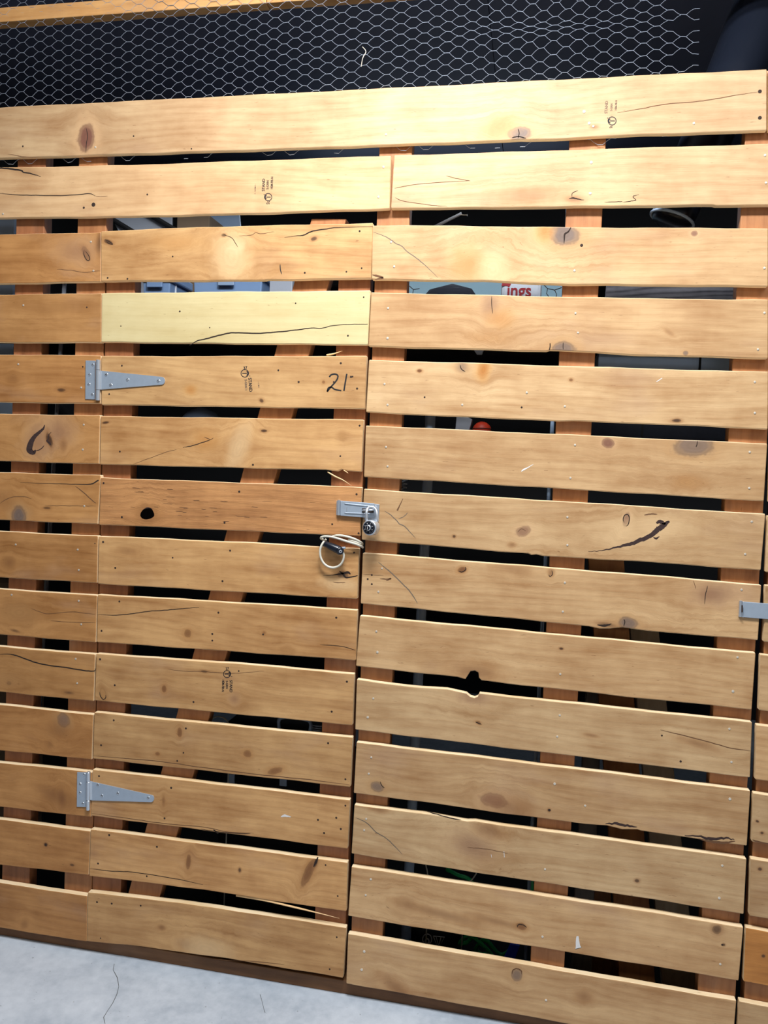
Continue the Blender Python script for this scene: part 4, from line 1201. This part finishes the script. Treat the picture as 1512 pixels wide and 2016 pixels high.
def warp(x, z):
    dx = .006 * math.sin(3.1 * x + 5 * z + ph[0]) + .004 * math.sin(9 * x - 7 * z + ph[1])
    sq = math.exp(-((x - (-0.02)) / .22) ** 2 - ((z - 2.56) / .05) ** 2)
    dz = .006 * math.sin(2.3 * x + ph[2]) + .003 * math.sin(11 * x + 3 * z + ph[3]) - 0.55 * (z - 2.56) * sq
    dy = -.003 * math.sin(4 * x + ph[4]) * math.sin(9 * (z - 2.43))
    dz *= min(1.0, max(0.12, (z - zc0) / .09))
    tip = -.004 if z < zc0 + .022 else 0.0
    return Vector((x + dx, TH - .0014 + tip + (dy if z > 2.46 else 0), z + dz))


segs = []
ni, nj = int((xw1 - xw0) / ca), int((zc1 - zc0) / rh)
skip = set()
for i in range(ni):
    for j in range(nj):
        if (j == 0 and rw.random() < .3) or i > ni - 2 - rw.choice((0, 0, 1, 2)):
            skip.add((i, j))
for i in range(ni):
    for j in range(nj):
        if (i, j) in skip:
            continue
        x = xw0 + i * ca
        z = zc0 + j * rh + (rh / 2 if i % 2 else 0)
        jx = lambda: Vector((rw.uniform(-.0009, .0009), rw.uniform(-.0002, .0002), rw.uniform(-.0012, .0012)))
        l, r = warp(x - tw / 2, z) + jx(), warp(x + tw / 2, z) + jx()
        segs.append((l, (l + r) / 2 + Vector((0, -.0002, 0)), r, .00066))
        for dj in (0, 1):
            jj = j + dj - (1 if i % 2 == 0 else 0)
            if i + 1 < ni and 0 <= jj < nj and (i + 1, jj) not in skip:
                z2 = zc0 + jj * rh + (rh / 2 if (i + 1) % 2 else 0)
                p2 = warp(x + ca - tw / 2, z2)
                mid = (r + p2) / 2 + Vector((0, 0, .0012 if z2 > z else -.0012))
                segs.append((r, mid, p2, .00045))
wv = merge([tube([a, m_, c], r, 5, caps=False) for a, m_, c, r in segs])
wire = tag(obj('chicken_wire', *wv, M['wire']), 'galvanised hexagonal chicken wire stretched above the top board', 'wire mesh')
z9 = lambda u, v, Y=.014: F(380 + u / 3.98, v / 3.98, Y)
obj('loose_strand', *tube(smooth_path([z9(1328, 368), z9(1355, 405, .008), z9(1330, 455, .006), z9(1318, 522, .01)], 4), .0011, 6), M['nail'], wire)

# ------------------------------------------------------------------ inside the locker
M['mat'] = plain('shade_mat_black', lin(20, 20, 22), 0.85, 0, 0.2, 30)  # added black mat stands in for the shade on the locker floor
tag(obj('shade_mat', *box((-2.28, .13, 0.0), (1.24, 1.88, .012), .003), M['mat']), 'added black mat standing in for shade on the locker floor', 'mat')
M['shelf'] = wood('shelf_wood', lin(70, 58, 50), lin(44, 36, 32), (), .6)
zs1, zs2 = F(600, 650, .22).z, F(900, 905, .24).z
tag(obj('shelf', *box((-2.29, .22, zs1 - .02), (1.24, 1.2, zs1), .002), M['shelf']), 'dark upper shelf board spanning the locker behind the slats', 'shelf')
tag(obj('shelf', *box((-2.29, .24, zs2 - .02), (1.24, .95, zs2), .002), M['shelf']), 'dark lower shelf board spanning the locker at padlock height', 'shelf')


def pbox(x0, y0, x1, y1, Y, dep, w=.004, zbase=None):
    """upright box whose front face covers the given pixels at depth Y; bottom optionally lowered to zbase"""
    a, c = F(x0, (y0 + y1) / 2, Y), F(x1, (y0 + y1) / 2, Y)
    zt = F((x0 + x1) / 2, y0, Y).z
    zb_ = F((x0 + x1) / 2, y1, Y).z if zbase is None else zbase
    return box((a.x, Y, zb_), (c.x, Y + dep, zt), w)


def tote(name, label, x0, y0, x1, Y, dep, zb_, mat, lidmat):
    a, c = F(x0, y0 + 20, Y), F(x1, y0 + 20, Y)
    zt = F((x0 + x1) / 2, y0, Y).z
    t_ = root(name, ((a.x + c.x) / 2, Y + dep / 2, zb_), label, 'storage bin')
    q = .012
    obj('bin_body', *bevelled([(a.x + q, Y + q, zt - .03), (c.x - q, Y + q, zt - .03), (c.x - 2 * q, Y + 2 * q, zb_), (a.x + 2 * q, Y + 2 * q, zb_),
                               (a.x + q, Y + dep - q, zt - .03), (c.x - q, Y + dep - q, zt - .03), (c.x - 2 * q, Y + dep - 2 * q, zb_), (a.x + 2 * q, Y + dep - 2 * q, zb_)], BOXF, .004), mat, t_)
    obj('lid', *box((a.x, Y, zt - .032), (c.x, Y + dep, zt), .006), lidmat, t_)
    obj('latch', *box(((a.x + c.x) / 2 - .03, Y - .004, zt - .055), ((a.x + c.x) / 2 + .03, Y + .004, zt - .01), .002), lidmat, t_)
    return t_


M['tote'] = plain('steel_blue_plastic', lin(128, 156, 196), 0.4, 0, .06, 8)
M['tote2'] = plain('pale_blue_plastic', lin(150, 172, 200), 0.4, 0, .06, 8)
M['carton'] = plain('brown_cardboard', lin(128, 108, 88), 0.85, 0, .08, 30)
M['beige'] = plain('beige_cardboard', lin(176, 152, 118), 0.85, 0, .08, 30)
M['grey'] = plain('grey_plastic', lin(164, 170, 182), 0.45, 0, .08, 12)
M['slate'] = plain('slate_blue_steel', lin(184, 206, 234), 0.5, 0, .15, 14)
M['dark_blue'] = plain('dark_navy_cloth', lin(28, 32, 44), 0.9, 0, .25, 60, .3)
M['charcoal'] = wood('charcoal_laminate', lin(214, 214, 228), lin(96, 96, 108), (), 3.0)
M['white_bag'] = plain('white_woven_bag', lin(214, 220, 232), 0.6, 0, .06, 50)
M['red'] = plain('red_print', lin(160, 20, 34), 0.6, 0, .1, 50)
M['orange_red'] = plain('red_rubber', lin(206, 60, 34), 0.5, 0, .1, 50)
M['green'] = plain('green_rubber', lin(40, 180, 100), 0.4, 0, .12, 40)
M['blue'] = plain('blue_webbing', lin(30, 80, 245), 0.6, 0, .1, 90)
M['pale_wood'] = wood('pale_scrap_wood', lin(206, 184, 152), lin(170, 146, 112), (), .6, vertical=True)
M['grey_wood'] = wood('weathered_grey_wood', lin(128, 118, 108), lin(88, 80, 74), (), .8, vertical=True)
M['scrap'] = wood('scrap_stud_wood', lin(182, 122, 70), lin(136, 84, 46), (), .9, vertical=True)
M['teal'] = plain('pale_teal_foam', lin(118, 146, 160), 0.8, 0, .05, 20)

# upper shelf
tote('storage_bin', 'steel blue plastic storage bin on the upper shelf beside a pale pole', 272, 535, 338, .62, .18, zs1, M['tote'], M['tote'])
tote('storage_bin', 'wide steel blue storage bin on the upper shelf behind the slatted door', 372, 531, 520, .62, .18, zs1, M['tote'], M['tote2'])
p0, p1 = F(345, 572, .68), F(345, 530, .68)
tag(obj('pole', *tube([Vector((p0.x, .68, zs1)), Vector((p1.x, .68, p1.z + .03))], .0065, 12), M['white_bag'], smooth=True), 'slim white pole standing between two blue bins', 'pole')
o = obj('cardboard_box', *pbox(530, 545, 575, 600, .62, .16, .003, zs1), M['grey'])
tag(o, 'crumpled grey box on the upper shelf beside the door brace', 'box')
o = obj('cardboard_box', *pbox(-40, 560, 27, 600, .30, .25, .003, zs1), M['beige'])
tag(o, 'beige cardboard box on the upper shelf at the far end', 'box')
o = obj('cardboard_box', *pbox(348, 424, 412, 470, .86, .14, .003, zs1), M['carton'])
tag(o, 'tall brown cardboard box standing behind the blue bins', 'box')
# slanted grey frame seen under the header
fr = root('folding_frame', F(260, 470, .84), 'grey folding frame with slanted dark bars behind the header', 'frame')
for i, (xa, xb) in enumerate(((212, 262), (300, 352))):
    obj('bar', *tube([F(xa - 18, 415, .845), F(xb + 40, 480, .845)], .009, 8), M['black_matt'], fr)
obj('panel', *prism([F(208, 405, .86), F(338, 405, .86), F(338, 470, .86), F(240, 470, .86)], (0, .012, 0), .002), M['grey'], fr)
fz = F(285, 470, .86)
obj('foot', *box((fz.x - .05, .86, zs1), (fz.x + .05, .88, fz.z + .02), .002), M['grey'], fr)
o = obj('acrylic_sheet', *prism([F(384, 415, 1.03), F(470, 412, 1.03), F(480, 520, 1.03), F(400, 520, 1.03)], (0, .01, 0), .001), M['tote2'])
tag(o, 'pale blue sheet leaning behind wire on the upper shelf', 'sheet')
o.location.z += 0
# white rod with a nail
rd = root('metal_rod', F(848, 449, .30), 'white metal rod with a nail poking out of its end', 'rod')
ra, rb = F(800, 474, .30), F(909, 420, .30)
obj('rod_tube', *tube([ra, rb], .0042, 10), M['white_bag'], rd)
obj('rod_nail', *tube([F(906, 423, .297), F(918, 423.5, .297), F(920, 423.5, .297)], [.0012, .0012, .003], 8), M['nail'], rd)
obj('rod_support', *box((ra.x - .02, .295, zs1), (ra.x + .005, .315, ra.z + .01), .002), M['black_matt'], rd)
# soft bags
def bag(name, label, cat, x0, y0, x1, Y, dep, zb_, mat, seed=0):
    a, c = F(x0, y0 + 15, Y), F(x1, y0 + 15, Y)
    zt = F((x0 + x1) / 2, y0, Y).z
    rr = random.Random(seed)
    V, Fc = [], []
    nu, nv = 20, 9
    cx_, cy_ = (a.x + c.x) / 2, Y + dep / 2
    hx, hy = (c.x - a.x) / 2, dep / 2
    phs = [rr.random() * 6.28 for _ in range(3)]
    for j in range(nv + 1):
        t = j / nv
        k = (1 - abs(2 * t - 1) ** 3.2) ** .5 if 0 < t < 1 else .05
        k = max(k, .55 if t < .1 else .05)
        for i in range(nu):
            an = 2 * math.pi * i / nu
            ca_, sa_ = math.cos(an), math.sin(an)
            e = .55
            w = 1 + .05 * math.sin(3 * an + phs[0] + 4 * t) + .04 * math.sin(5 * an + phs[1])
            V.append(Vector((cx_ + hx * k * w * math.copysign(abs(ca_) ** e, ca_), cy_ + hy * k * w * math.copysign(abs(sa_) ** e, sa_), zb_ + (zt - zb_) * t)))
    for j in range(nv):
        for i in range(nu):
            l = (i + 1) % nu
            Fc.append((j * nu + i, j * nu + l, (j + 1) * nu + l, (j + 1) * nu + i))
    Fc.append(tuple(range(nu - 1, -1, -1)))
    Fc.append(tuple(nv * nu + i for i in range(nu)))
    return V, Fc


t_ = root('duffel_bag', (F(880, 600, .55).x, .63, zs1), 'dark navy duffel bag on the upper shelf beside the printed white bag', 'bag')
obj('bag_body', *bag('b', '', '', 826, 548, 945, .55, .16, zs1, M['dark_blue'], 1), M['dark_blue'], t_, smooth=True)
q0, q1 = F(850, 552, .62), F(920, 552, .62)
obj('handle', *tube(smooth_path([q0, Vector((q0.x + .02, .62, q0.z + .035)), Vector((q1.x - .02, .62, q1.z + .035)), q1], 5), .006, 8), M['black_matt'], t_)
t_ = root('printed_bag', (F(1022, 600, .55).x, .62, zs1), 'white bag with large red lettering on the upper shelf', 'bag')
bb = obj('bag_body', *pbox(986, 540, 1066, 610, .55, .12, .012, zs1), M['white_bag'], t_)


def text_at(par, name, s, x, y, Y, h, mat, squeeze=1.0):
    cu = bpy.data.curves.new('t', 'FONT')
    cu.body, cu.size, cu.align_x, cu.align_y = s, 1.0, 'CENTER', 'CENTER'
    cu.offset = .018
    to = bpy.data.objects.new('t', cu)
    C.objects.link(to)
    bpy.context.view_layer.update()
    me = bpy.data.meshes.new_from_object(to)
    bpy.data.objects.remove(to)
    c = F(x, y, Y)
    k = (F(x + 1, y, Y) - c).length * h / .7
    vs = [Vector((c.x + v.co.x * k * squeeze, Y, c.z + v.co.y * k)) for v in me.vertices]
    fs = [tuple(p.vertices) for p in me.polygons]
    bpy.data.meshes.remove(me)
    return obj(name, vs, fs, mat, par)


text_at(bb, 'printed_letters', 'ings', 1022, 573, .5485, 26, M['red'], .86)
obj('printed_band', *prism([F(990, 555, .5495), F(1008, 555, .5495), F(1004, 563, .5495), F(987, 563, .5495)], (0, -.0008, 0)), M['red'], bb)
o = obj('foam_panel', *pbox(800, 535, 1110, 640, .80, .03, .002, zs1), M['teal'])
tag(o, 'pale teal foam panel standing behind the bags', 'panel')
for i, pts in enumerate(([(1070, 560), (1078, 568), (1092, 571), (1106, 566)], [(1078, 568), (1076, 578), (1085, 590)], [(1092, 571), (1096, 580), (1092, 592)], [(806, 563), (814, 570), (826, 568)], [(814, 570), (812, 582)])):
    obj('crack', *tube([F(x, y, .7995) for x, y in pts], .0012, 5), M['hole'], o)
o = obj('laminate_board', *prism([F(1196, 545, .50), F(1446, 550, .50), F(1446, 690, .50), F(1182, 680, .50)], (0, .025, 0), .002), M['charcoal'])
tag(o, 'charcoal wood grain board lying across the upper shelf', 'board')
o.location.z += zs1 - min((o.matrix_basis @ v.co).z for v in o.data.vertices)
# leaning black tube
ta, tb = F(1323, 432, .17), F(1503, 10, .17)
ax_ = (tb - ta)
r0 = (F(1368, 420, .17) - F(1279, 420, .17)).length / 2
prof = [(r0 * .82, -.012), (r0 * .98, .0), (r0 * 1.0, .02), (r0 * 1.30, ax_.length)]
t_ = root('plastic_tube', (ta.x, ta.y, zs1), 'large black plastic tube leaning up past the top board', 'tube')
obj('tube_wall', *lathe(prof, ta, ax_, 40), M['black_plastic'], t_, smooth=True)
obj('end_rim', *tube([ta + (ax_.normalized().orthogonal().normalized() * math.cos(a) + ax_.normalized().cross(ax_.normalized().orthogonal().normalized()) * math.sin(a)) * r0 for a in [i / 32 * 2 * math.pi for i in range(32)]], .004, 6, closed=True), M['slate'], t_, smooth=True)
sa_, sb_ = F(1352, 352, .17), F(1490, 350, .17)
obj('hanging_strap', *box((sa_.x, .150, sa_.z - .014), (sb_.x, .156, sa_.z + .014), .001), M['black_matt'], t_)
obj('strap_bracket', *box((sb_.x - .02, .058, sa_.z - .014), (sb_.x, .156, sa_.z + .014), .001), M['black_matt'], t_)

# middle level
o = obj('steel_cabinet', *pbox(1176, 692, 1440, 800, .30, .3, .002, zs2), M['slate'])
tag(o, 'slate blue steel box on the lower shelf with a vertical seam', 'box')
sx = F(1378, 714, .30)
obj('seam', *box((sx.x - .003, .2985, zs2 + .01), (sx.x + .003, .301, sx.z + .03)), M['black_matt'], o)
o = obj('steel_cabinet', *pbox(1150, 818, 1440, 870, .262, .03, .002, zs2), M['dark_blue'])
tag(o, 'low dark box on the lower shelf in front of the slate blue box', 'box')
sx = F(1265, 835, .262)
obj('seam', *box((sx.x - .003, .2605, zs2 + .004), (sx.x + .003, .263, sx.z)), M['black_matt'], o)


def leaning(name, label, cat, xa, ya, xb, yb, Y, r, mat, foot=True, sides=14):
    a, c = F(xa, ya, Y), F(xb, yb, Y)
    k = (0.014 - a.z) / (c.z - a.z)
    bt = a + (c - a) * k if foot else c
    o_ = obj(name, *tube([a, bt], r, sides), mat, smooth=True)
    return tag(o_, label, cat)


leaning('pole', 'slate blue metal pole standing behind the padlocked board', 'pole', 848, 808, 835, 1085, .17, .0145, M['slate'])
leaning('pole', 'thin bright blue pole standing beside the middle stud', 'pole', 1089, 800, 1086, 860, .12, .005, M['tote2'])
o = obj('plastic_wedge', *prism([F(899, 818, .28), F(930, 822, .28), F(912, 842, .28), F(894, 842, .28)], (0, .05, 0), .002), M['grey'])
tag(o, 'small grey plastic wedge on the lower shelf beside a red ball', 'wedge')
o.location.z += zs2 - min((o.matrix_basis @ v.co).z for v in o.data.vertices)
o.scale.z = (F(912, 820, .28).z - zs2) / max(.001, (F(912, 820, .28).z - F(903, 842, .28).z))
rb_ = (F(960, 842, .27) - F(938, 842, .27)).length / 2 + .012
zc_ = F(949, 829, .27).z - rb_


def sphere(c, r, nu=24, nv=14, sq=1.0):
    return lathe([(r * math.sin(math.pi * j / nv), -r * sq * math.cos(math.pi * j / nv)) for j in range(nv + 1)], c, (0, 0, 1), nu)


bl = root('rubber_ball', (F(949, 842, .29).x, .29, zs2), 'small red rubber ball on the lower shelf', 'ball')
bc = Vector((F(949, 842, .29).x, .29, zc_))
obj('ball_body', *sphere(bc, rb_), M['orange_red'], bl, smooth=True)
obj('ball_seam', *tube([bc + Vector((math.cos(a), math.sin(a), 0.25)).normalized() * rb_ for a in [i / 24 * 2 * math.pi for i in range(24)]], .0012, 5, closed=True), M['black_matt'], bl)
if zc_ - rb_ > zs2:
    obj('ball_stand', *lathe([(rb_ * .6, 0), (rb_ * .45, zc_ - rb_ * .8 - zs2)], (bc.x, bc.y, zs2), (0, 0, 1), 16), M['black_matt'], bl)
o = obj('grey_flap', *prism([F(922, 688, .27), F(957, 688, .27), F(948, 712, .27), F(938, 712, .27)], (0, .01, 0), .001), M['grey'])
o.name = 'plastic_flap'
tag(o, 'grey plastic flap hanging under the upper shelf', 'flap')
o.location.z += (zs1 - .021) - max((o.matrix_basis @ v.co).z for v in o.data.vertices)
# glossy dome seen under the number board
rdm = (F(470, 830, .4) - F(320, 830, .4)).length / 2
dz = F(392, 802, .4).z
rdm = min(rdm, (dz - zs2 - .004) / 1.84)
cc = Vector((F(392, 830, .4).x, .42, dz - rdm * .92))
dm = root('sports_helmet', (cc.x, cc.y, zs2), 'glossy helmet coloured pale blue for its highlight, on the lower shelf behind board 21', 'helmet')
M['helmet'] = plain('helmet_highlight_blue', lin(170, 196, 235), 0.15, 0, .05, 10)  # pale blue puts the white reflection into the dark shell's colour
obj('helmet_shell', *sphere(cc, rdm, 32, 18, .92), M['helmet'], dm, smooth=True)
obj('helmet_rim', *lathe([(rdm * .8, 0), (rdm * .86, .02), (rdm * .84, max(.03, cc.z - rdm * .5 - zs2))], (cc.x, cc.y, zs2), (0, 0, 1), 28), M['black_plastic'], dm)
# coil spring cord
hc = [F(795, 940, .10) + Vector((.009 * math.cos(i * .7), .009 * math.sin(i * .7), .012 - i * .0011)) for i in range(60)]
tag(obj('coiled_cord', *tube([Vector((hc[0].x, .10, hc[0].z + .05))] + hc, .0018, 6), M['grey'], smooth=True), 'black coiled cord hanging beside the fixed stud', 'cord')
# left end
leaning('stick', 'thin grey stick leaning behind the fixed boards at the hinge side', 'stick', 128, 540, 112, 810, .16, .006, M['grey'])
o = obj('locker_panel', *pbox(-60, 425, 27, 470, .26, .02, .002, zs1), M['slate'])
tag(o, 'slate panel standing at the end of the upper shelf', 'panel')
o = obj('locker_panel', *pbox(-60, 676, 25, 830, .27, .03, .002, zs2), M['slate'])
tag(o, 'slate panel standing at the end of the lower shelf', 'panel')
o = obj('cardboard_box', *pbox(-60, 1144, 16, 1290, .22, .2, .003, .012), M['carton'])
tag(o, 'brown cardboard box standing on the mat at the hinge side', 'box')


# leaning lumber behind the middle stud
def plank(label, x0a, x1a, ya, x0b, x1b, yb, Y, mat, ytop=None):
    a0, a1, b0, b1 = F(x0a, ya, Y), F(x1a, ya, Y), F(x0b, yb, Y), F(x1b, yb, Y)

    def at(a, b_, z):
        return a.lerp(b_, (z - a.z) / (b_.z - a.z)).x
    zt = F(x0a, ytop if ytop else ya - 30, Y).z
    zb_ = .0125
    q = [(at(a0, b0, zt), Y, zt), (at(a1, b1, zt), Y, zt), (at(a1, b1, zb_), Y, zb_), (at(a0, b0, zb_), Y, zb_)]
    o_ = obj('scrap_plank', *prism(q, (0, .036, 0), .002), mat)
    return tag(o_, label, 'plank', 'lumber leaning behind the middle stud')


plank('orange brown scrap plank leaning behind the middle stud', 1159, 1229, 1110, 1217, 1287, 1895, .125, M['scrap'])
plank('pale whitewood plank leaning beside the orange brown plank', 1241, 1297, 1243, 1300, 1368, 1895, .20, M['pale_wood'], 1200)
plank('weathered grey plank leaning between the middle stud and orange brown plank', 1154, 1186, 1372, 1124, 1165, 1895, .18, M['grey_wood'], 1340)
plank('short reddish plank leaning low behind the middle stud', 1133, 1203, 1765, 1150, 1218, 1895, .24, M['scrap'], 1700)

# floor clutter
t_ = root('tool_bag', (F(860, 1900, .30).x, .40, .012), 'dark bag with two white warning symbols on the mat', 'bag')
bb = obj('bag_body', *bag('b', '', '', 800, 1826, 905, .26, .22, .012, M['dark_blue'], 5), M['black_matt'], t_, smooth=True)
em = lambda pts, w: obj('printed_symbol', *tube([F(x, y, .255) for x, y in pts], w * 1.5, 5), M['white_paint'], bb)
em(circle_px(841, 1849, 9, 10), .0012)
em(circle_px(841, 1853, 3.5, 5), .0016)
em([(853, 1843), (875, 1845), (863, 1868), (853, 1843)], .0012)
em([(859, 1845), (863, 1860)], .0010)
em([(868, 1846), (864, 1860)], .0010)
t_ = root('grey_cloth', (F(880, 1900, .24).x, .24, .012), 'pale grey cloth slumped over the dark tool bag', 'cloth')
obj('cloth_fold', *bag('c', '', '', 815, 1822, 900, .33, .16, .05, M['grey'], 9), M['grey'], t_, smooth=True)
for k, (lab, pts, r, m_) in enumerate((
        ('green rubber hose looping over the clutter beside the tool bag', [(880, 1712, .3), (900, 1722, .27), (930, 1738, .26), (945, 1800, .26), (925, 1850, .25), (905, 1858, .25), (925, 1842, .24), (960, 1870, .24)], .006, 'green'),
        ('green rubber hose draped down beside the blue strap', [(1046, 1722, .22), (1047, 1760, .22), (1030, 1830, .25), (990, 1880, .26), (955, 1850, .26), (935, 1870, .27)], .006, 'green'))):
    P = smooth_path([F(*p) for p in pts], 6)
    e_ = P[-1]
    P += [Vector((e_.x + .02, e_.y, e_.z * .6)), Vector((e_.x + .04, e_.y, .02))]
    tag(obj('garden_hose', *tube(P, r, 8), M[m_], smooth=True), lab, 'hose')
sb = [F(1018, 1860, .23), F(1000, 1885, .23), F(985, 1910, .23)]
tag(obj('webbing_strap', *prism([F(1005, 1858, .23), F(1024, 1862, .23), F(1008, 1905, .23), F(985, 1900, .23)], (0, .006, 0), .002), M['blue']), 'bright blue webbing strap among the green hose', 'strap')
for lab, pts in (('thin white cord hanging behind the fixed lower boards', [(838, 1690, .2), (839, 1705, .2), (842, 1722, .2), (843, 1760, .2)]),
                 ('curved white cord beside the green hose', [(940, 1715, .2), (936, 1722, .2), (928, 1733, .2), (915, 1742, .2)]),
                 ('grey looped cable lying behind the lower half of the door', [(415, 1418, .2), (425, 1411, .2), (440, 1413, .2), (450, 1425, .2), (452, 1450, .2)])):
    P = smooth_path([F(*p) for p in pts], 5)
    e_ = P[-1]
    P += [Vector((e_.x, e_.y, e_.z * .5)), Vector((e_.x, e_.y, .014))]
    tag(obj('cord', *tube(P, .0022, 6), M['cable'], smooth=True), lab, 'cord')
# dark machine low behind the door
mc = root('power_tool_case', (F(560, 1700, .3).x, .42, .012), 'black tool case standing on the mat behind the door', 'tool case')
obj('case_body', *pbox(430, 1440, 640, 1700, .30, .25, .01, .012), M['black_matt'], mc)
hz = F(580, 1428, .32)
obj('handle', *tube(smooth_path([hz + Vector((-.05, 0, -.02)), hz + Vector((-.045, 0, .02)), hz + Vector((.045, 0, .02)), hz + Vector((.05, 0, -.02))], 5), .006, 8), M['slate'], mc, smooth=True)
gx = F(626, 1424, .30)
for i in range(4):
    obj('vent_slat', *box((gx.x - .018, .30, gx.z - .012 + i * .007 - .02), (gx.x + .012, .304, gx.z - .009 + i * .007 - .02)), M['grey'], mc)
for x in (455, 558):
    c = F(x, 1535, .298)
    obj('clasp', *box((c.x - .012, .294, c.z - .02), (c.x + .012, .301, c.z + .02), .002), M['slate'], mc)
